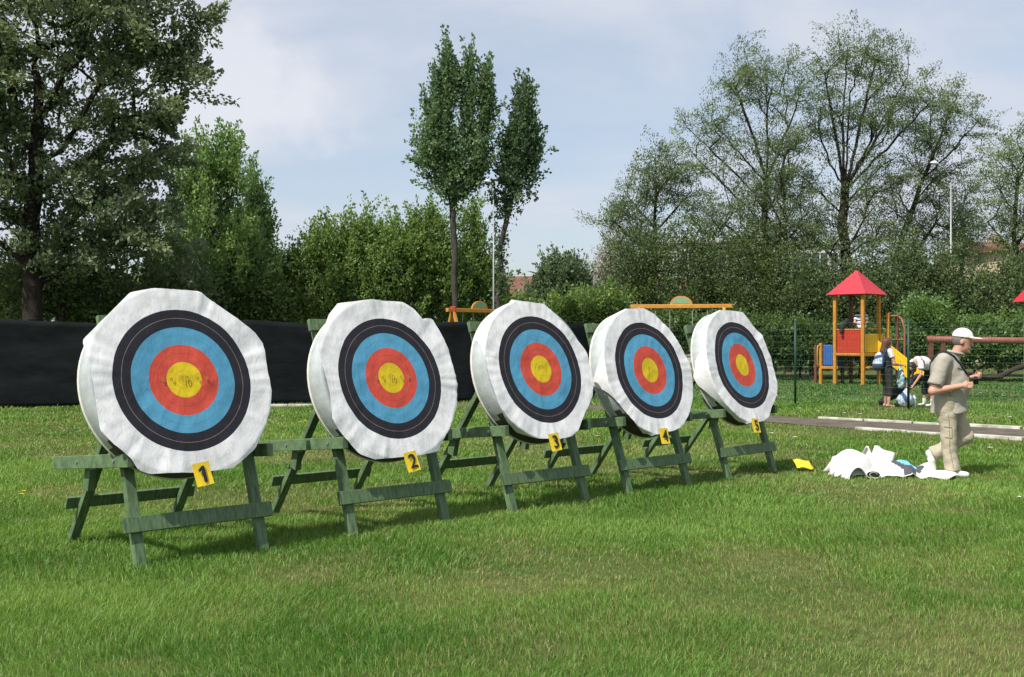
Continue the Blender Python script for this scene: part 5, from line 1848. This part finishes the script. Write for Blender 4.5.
def kid_body(P):
    d = head_d(P, (.02, 0, 1.34), (1, 0, -.1), (.1, 0, 1), .93)
    d = smin(d, cone(P, (0, 0, 1.14), (.01, 0, 1.26), .042, .04), .02)
    d = smin(d, union([ell(P, (0, 0, 1.02), (.085, .12, .13)), ell(P, (0, 0, .85), (.085, .11, .14)), ell(P, (0, 0, .72), (.095, .125, .09)), cone(P, *kp_s, .042, .042)], .05), .03)
    for a, e_, w_ in zip(kp_s, kp_e, kp_w):
        d = smin(d, smin(cone(P, a, e_, .038, .032), cone(P, e_, w_, .032, .023), .015), .02)
    d = smin(d, hand_d(P, kh1), .01); d = smin(d, hand_d(P, kh2), .01)
    for s_ in (-1, 1):
        d = smin(d, union([cone(P, (0, s_ * .065, .72), (.01, s_ * .075, .40), .068, .048), cone(P, (.01, s_ * .075, .40), (0, s_ * .08, .06), .046, .032), cone(P, (-.02, s_ * .08, .035), (.12, s_ * .085, .025), .032, .025)], .02), .02)
    return smax(d, .002 - P[:, 2], .004)


blob('body', kid_body, (-.2, -.3, -.01), (.45, .3, 1.5), .012, ['skin', 'eye', 'lips'], kid, lambda C: head_mats(C, (.02, 0, 1.34), (1, 0, -.1), (.1, 0, 1), .93, np.zeros(len(C), int), 1, 2))


def kshirt(P):
    t = union([ell(P, (0, 0, 1.01), (.11, .145, .155)), ell(P, (0, 0, .80), (.115, .145, .18)), cone(P, *kp_s, .06, .06)], .05)
    for a, e_ in zip(kp_s, kp_e):
        a, e_ = np.array(a), np.array(e_)
        t = smin(t, smax(cone(P, a, e_, .06, .055), (P - (a + (e_ - a) * .6)) @ unit(e_ - a), .01), .03)
    return smax(smax(t, .66 - P[:, 2], .01), P[:, 2] - 1.175, .01) + .004 * wr(P, 20, 2)


blob('shirt', kshirt, (-.2, -.26, .6), (.25, .26, 1.24), .012, ['white_cloth', 'stripe_navy'], kid, lambda C: (np.sin(C[:, 2] * 52) > .55).astype(int))


def kshorts(P):
    t = ell(P, (0, 0, .72), (.11, .14, .1))
    for s_ in (-1, 1): t = smin(t, cone(P, (0, s_ * .065, .70), (.01, s_ * .075, .40), .09, .078), .02)
    return smax(smax(t, P[:, 2] - .75, .01), .40 - P[:, 2], .01)


blob('shorts', kshorts, (-.2, -.22, .36), (.2, .22, .86), .013, ['bag_blue'], kid)


def khair(P):
    d = ell(P, (.008, 0, 1.37), (.102, .086, .10))
    return smax(smax(d, P[:, 0] - .055 + .3 * (1.40 - P[:, 2]) * -1, .01), 1.325 - P[:, 2], .02)


kid.scale = (1.17, 1.17, 1.17)
blob('hair', khair, (-.15, -.12, 1.28), (.16, .12, 1.5), .01, ['hair_grey'], kid)

# dark jacket slung over the red panel
jk = PC + d1 * .72


def jacket(P):
    t = union([cone(P, (-.12, 0, 2.02), (.10, .05, 2.24), .08, .10), cone(P, (.10, .05, 2.24), (.26, .06, 2.02), .10, .085), cone(P, (-.12, -.02, 2.02), (-.15, -.08, 1.86), .06, .05)], .05)
    return t + .012 * wr(P, 18, 4)


o = blob('jacket', jacket, (-.32, -.25, 1.72), (.45, .25, 2.45), .013, ['black_cloth'], None)
o.location = (jk.x, jk.y, 0)
tag(o, 'black jacket slung over the top of the red panel', 'jacket')


# ------------------------------------------------------------------ swings behind the targets
def swing(name, label, p, q, h_, plaque, legs_px):
    p, q = Vector(p), Vector(q)
    t = thing(name, label, 'swing', (p + q) / 2)
    c = (p + q) / 2
    d = (q - p).normalized(); n_ = Vector((-d.y, d.x, 0))
    part('crossbar', 'wood_yellow', lambda m: m.beam(p - c - d * .25 + Z3 * h_, q - c + d * .25 + Z3 * h_, .12, .12, Z3), t)
    for e in (p, q):
        for s_ in (-1, 1):
            part('leg', 'wood_yellow', lambda m: m.beam(e - c + n_ * s_ * 1.0 + d * (.0), e - c + Z3 * (h_ - .05) + n_ * s_ * .04, .09, .09, d), t)
        if legs_px: part('cap', 'red_panel', lambda m: m.box(e - c + Z3 * (h_ + .03), (.17, .17, .17)), t)
    if plaque:
        def pl(m):
            vs = [(d * (.34 * math.cos(a)) + Z3 * (h_ + .05 + .26 * max(0, math.sin(a)))) + n_ * o_ for o_ in (-.03, .03) for a in np.linspace(0, math.pi, 15)]
            m.add(vs, [tuple(range(15)), tuple(range(29, 14, -1))] + [(k, k + 15, k + 16, k + 1) for k in range(14)] + [(14, 29, 15, 0)])
        pq = part('plaque', 'wood_yellow', pl, t)

        def pl2(m):
            vs = [(d * (.27 * math.cos(a)) + Z3 * (h_ + .09 + .18 * max(0, math.sin(a)))) + n_ * o_ for o_ in (-.036, .036) for a in np.linspace(0, math.pi, 15)]
            m.add(vs, [tuple(range(15)), tuple(range(29, 14, -1))] + [(k, k + 15, k + 16, k + 1) for k in range(14)] + [(14, 29, 15, 0)])
        part('plaque_face', 'sage', pl2, pq, bevel=0)
    L_ = (q - p).length
    for sx in (-.22, .22):
        for off in (-.22, .22):
            a = d * (sx * L_ + off)
            part('rope', 'rope_pale', lambda m: m.tube([a + Z3 * (h_ - .05), a + Z3 * .55], .012, 5), t, bevel=0)
        part('swing_seat', 'brown_wood', lambda m: m.beam(d * (sx * L_ - .26) + Z3 * .54, d * (sx * L_ + .26) + Z3 * .54, .04, .22, Z3), t)


M['sage'] = mat('sage_green', (.20, .33, .19), .6, .1, 8)
M['rope_pale'] = mat('rope_pale', (.30, .32, .24), .8)
pa, pb_ = at(639, 341, 33.5), at(724, 341, 33.0)
pa.z = pb_.z = 0
swing('swing_frame', 'wooden swing with round green plaque on its beam above the two right targets', pa, pb_, 2.60, True, None)
pa, pb_ = at(453, 341, 34.5), at(505, 341, 36.0)
pa.z = pb_.z = 0
swing('swing_frame', 'wooden swing with red caps behind the gap between second and middle targets', pa, pb_, 2.52, True, True)

# ------------------------------------------------------------------ brown rail and sagging rope at the right
r0 = at(931, 341, 29.4); r1 = at(1110, 341, 29.4)
rt = thing('rail_frame', 'long reddish brown rail on posts behind the walking man', 'rail', (r0.x, r0.y, 0))
w_r = r1.x - r0.x
part('rail', 'rail', lambda m: m.tube([(-.1, 0, 1.60), (w_r, 0, 1.52)], .085, 12), rt, bevel=0, smooth=True)
for x in (0, .32, w_r - .3, w_r):
    part('post', 'brown_wood', lambda m: m.beam((x, 0.02, 0), (x, .02, 1.54), .12, .12), rt)
o = None
m = MB()
pp = []
for k in range(24):
    t_ = k / 23
    px = 958 + t_ * 140
    y = float(np.interp(px, [958, 973, 988, 1002, 1012, 1024, 1060, 1098], [372, 374, 377.5, 376, 370, 366, 362, 353]))
    q = at(px, y, 30.2)
    pp.append(q)
m.tube(pp, [.030 + .05 * min(1, k / 5) * (.6 + .4 * math.sin(k * 1.1) ** 2) for k in range(24)], 8)
m.tube([pp[0], pp[0] + Vector((-.05, .02, -.35)), Vector((pp[0].x - .05, pp[0].y, 0))], .06, 8)
m.tube([pp[-1], Vector((pp[-1].x + .1, pp[-1].y, 0))], .07, 8)
o = m.build('fallen_branch', 'rope', smooth=True)
tag(o, 'dark crooked branch hanging low behind the brown rail', 'branch')

# cut-off red roof at the right edge
hp = at(1047, 341, 40); hp.z = 0
hut = thing('play_hut', 'play hut whose red tiled roof just enters at the right edge', 'play hut', hp)
for x in (-.55, .55):
    for y in (-.5, .5):
        part('post', 'wood_yellow', lambda m: m.beam((x, y, 0), (x, y, 3.05), .1, .1), hut)


def hutroof(m):
    n_ = 7
    for k in range(n_):
        f0, f1 = k / n_, (k + 1) / n_
        a = .86 * (1 - f0) + .02; bq = .86 * (1 - f1 * .97) + .01
        z0, z1 = 3.02 + 1.2 * f0, 3.02 + 1.2 * f1
        co = [(-1, -1), (1, -1), (1, 1), (-1, 1)]
        lo = [(x * a, y * a, z0 - .03) for x, y in co]; up_ = [(x * bq, y * bq, z1) for x, y in co]
        m.add(lo + up_, [(0, 1, 5, 4), (1, 2, 6, 5), (2, 3, 7, 6), (3, 0, 4, 7), (3, 2, 1, 0), (4, 5, 6, 7)])


part('roof', 'red_roof', hutroof, hut, bevel=.006)

# ------------------------------------------------------------------ crumpled target paper on the grass
pp0 = ground_at(835, 479)
cp = thing('discarded_target_face', 'crumpled white target paper with a patch of blue and black print lying in the grass', 'paper', pp0)


def sheet(fn, nu, nv_, mats, name, mfn=None):
    V = [fn(a / nu, c / nv_) for a in range(nu + 1) for c in range(nv_ + 1)]
    F = [(a * (nv_ + 1) + c, (a + 1) * (nv_ + 1) + c, (a + 1) * (nv_ + 1) + c + 1, a * (nv_ + 1) + c + 1) for a in range(nu) for c in range(nv_)]
    m = MB(); m.add(V, F)
    if mfn: m.mi = [mfn((a + .5) / nu, (c + .5) / nv_) for a in range(nu) for c in range(nv_)]
    o = m.build(name, mats, cp, smooth=True)
    s_ = o.modifiers.new('t', 'SOLIDIFY'); s_.thickness = .004
    return o


K = 12.2 / FPX      # metres per pixel here
ns_ = lambda a, c, s_: mnoise.noise(Vector((a, c, s_)))


def main_sheet(a, c):
    # a along the picture left to right, c front to back
    x = a * 122 * K
    top = np.interp(a, [0, .05, .12, .22, .30, .36, .42, .50, .58, .66, .74, .82, .90, 1.0], [.03, .20, .24, .21, .13, .12, .14, .18, .17, .12, .10, .10, .06, .015])
    prof = math.sin(math.pi * min(1, c * 1.12 + .02)) ** .7 if c < .9 else max(0, (1 - c)) * 3
    z_ = top * (.25 + .75 * prof) * (1 if c > .05 else .35) + .02
    fr = np.interp(a, [0, .3, .5, .8, 1], [0.0, .02, .05, .0, -.06])
    y = fr + c * .52 + .05 * ns_(a * 5, c * 3, 2) - a * .12
    z_ += .045 * ns_(a * 7, c * 3, 5) + .02 * ns_(a * 17, c * 6, 1)
    if a > .62: z_ = max(.012, z_ + .035 * math.sin(a * 34) * (1 - c))
    return (x + .03 * ns_(a * 4, c * 4, 8), y, max(.012, z_))


def mprint(a, c):
    r = math.hypot((a - .62) / .13, (c - .40) / .36)
    return 2 if r < .55 else (1 if r < 1 else 0)


sheet(main_sheet, 60, 24, ['paper', 'p_black', 'p_blue'], 'sheet', mprint)


def lump(a, c):     # curled end at the left: a half cone open to the front
    th = -.12 + a * (math.pi + .24)
    r = (.10 + .15 * min(1, c * 1.8)) * (1 + .12 * ns_(a * 3, c * 2, 4))
    return (.235 - math.cos(th) * r * 1.05 + .03 * c, -.10 + c * .42 + .05 * a, max(.01, math.sin(th) * r * 1.28 * (1 - .1 * c) + .012 * ns_(a * 3, c * 3, 3)))


sheet(lump, 26, 14, ['paper'], 'curled_end')


def corner1(a, c):  # pointed corner standing up behind
    w_ = .26 * (1 - .94 * c)
    return (.40 + (a - .5) * w_ + .05 * c, .18 + .08 * c + .05 * math.sin(a * 3), .14 + .20 * c + .02 * ns_(a * 4, c * 3, 6))


sheet(corner1, 10, 10, ['paper_dull'], 'raised_corner')


def corner2(a, c):  # square flap standing up
    return (.44 + a * .24 + c * .10 - .02, .13 + .10 * c, .12 + .23 * c - .09 * a + .02 * ns_(a * 3, c * 3, 9) + .02 * math.sin(c * 3))


sheet(corner2, 10, 10, ['paper'], 'raised_flap')


def roll(a, c):     # loose roll at the front
    th = a * 2 * math.pi * 1.7
    r = .025 + .045 * a
    return (.40 + .16 * c * .6 + math.cos(th) * r * 1.25, -.12 + c * .34, .060 + math.sin(th) * r * .62 + .008 * math.sin(a * 9))


sheet(roll, 44, 8, ['paper'], 'rolled_edge')
yc = ground_at(803, 471)
m = MB()
vs = []
for a in range(7):
    for c in range(7):
        x, y = (a / 6 - .5) * .19, (c / 6 - .5) * .22
        vs.append((x, y, .05 + .012 * math.sin(a * .9) + .015 * mnoise.noise(Vector((a * .5, c * .5, 2))) + .075 * (c / 6)))
m.add(vs, [(a * 7 + c, a * 7 + 7 + c, a * 7 + 8 + c, a * 7 + c + 1) for a in range(6) for c in range(6)])
o = m.build('loose_card', 'card', smooth=True)
o.modifiers.new('t', 'SOLIDIFY').thickness = .004
o.location = yc
tag(o, 'bent yellow card lying alone in the grass left of the crumpled paper', 'card')
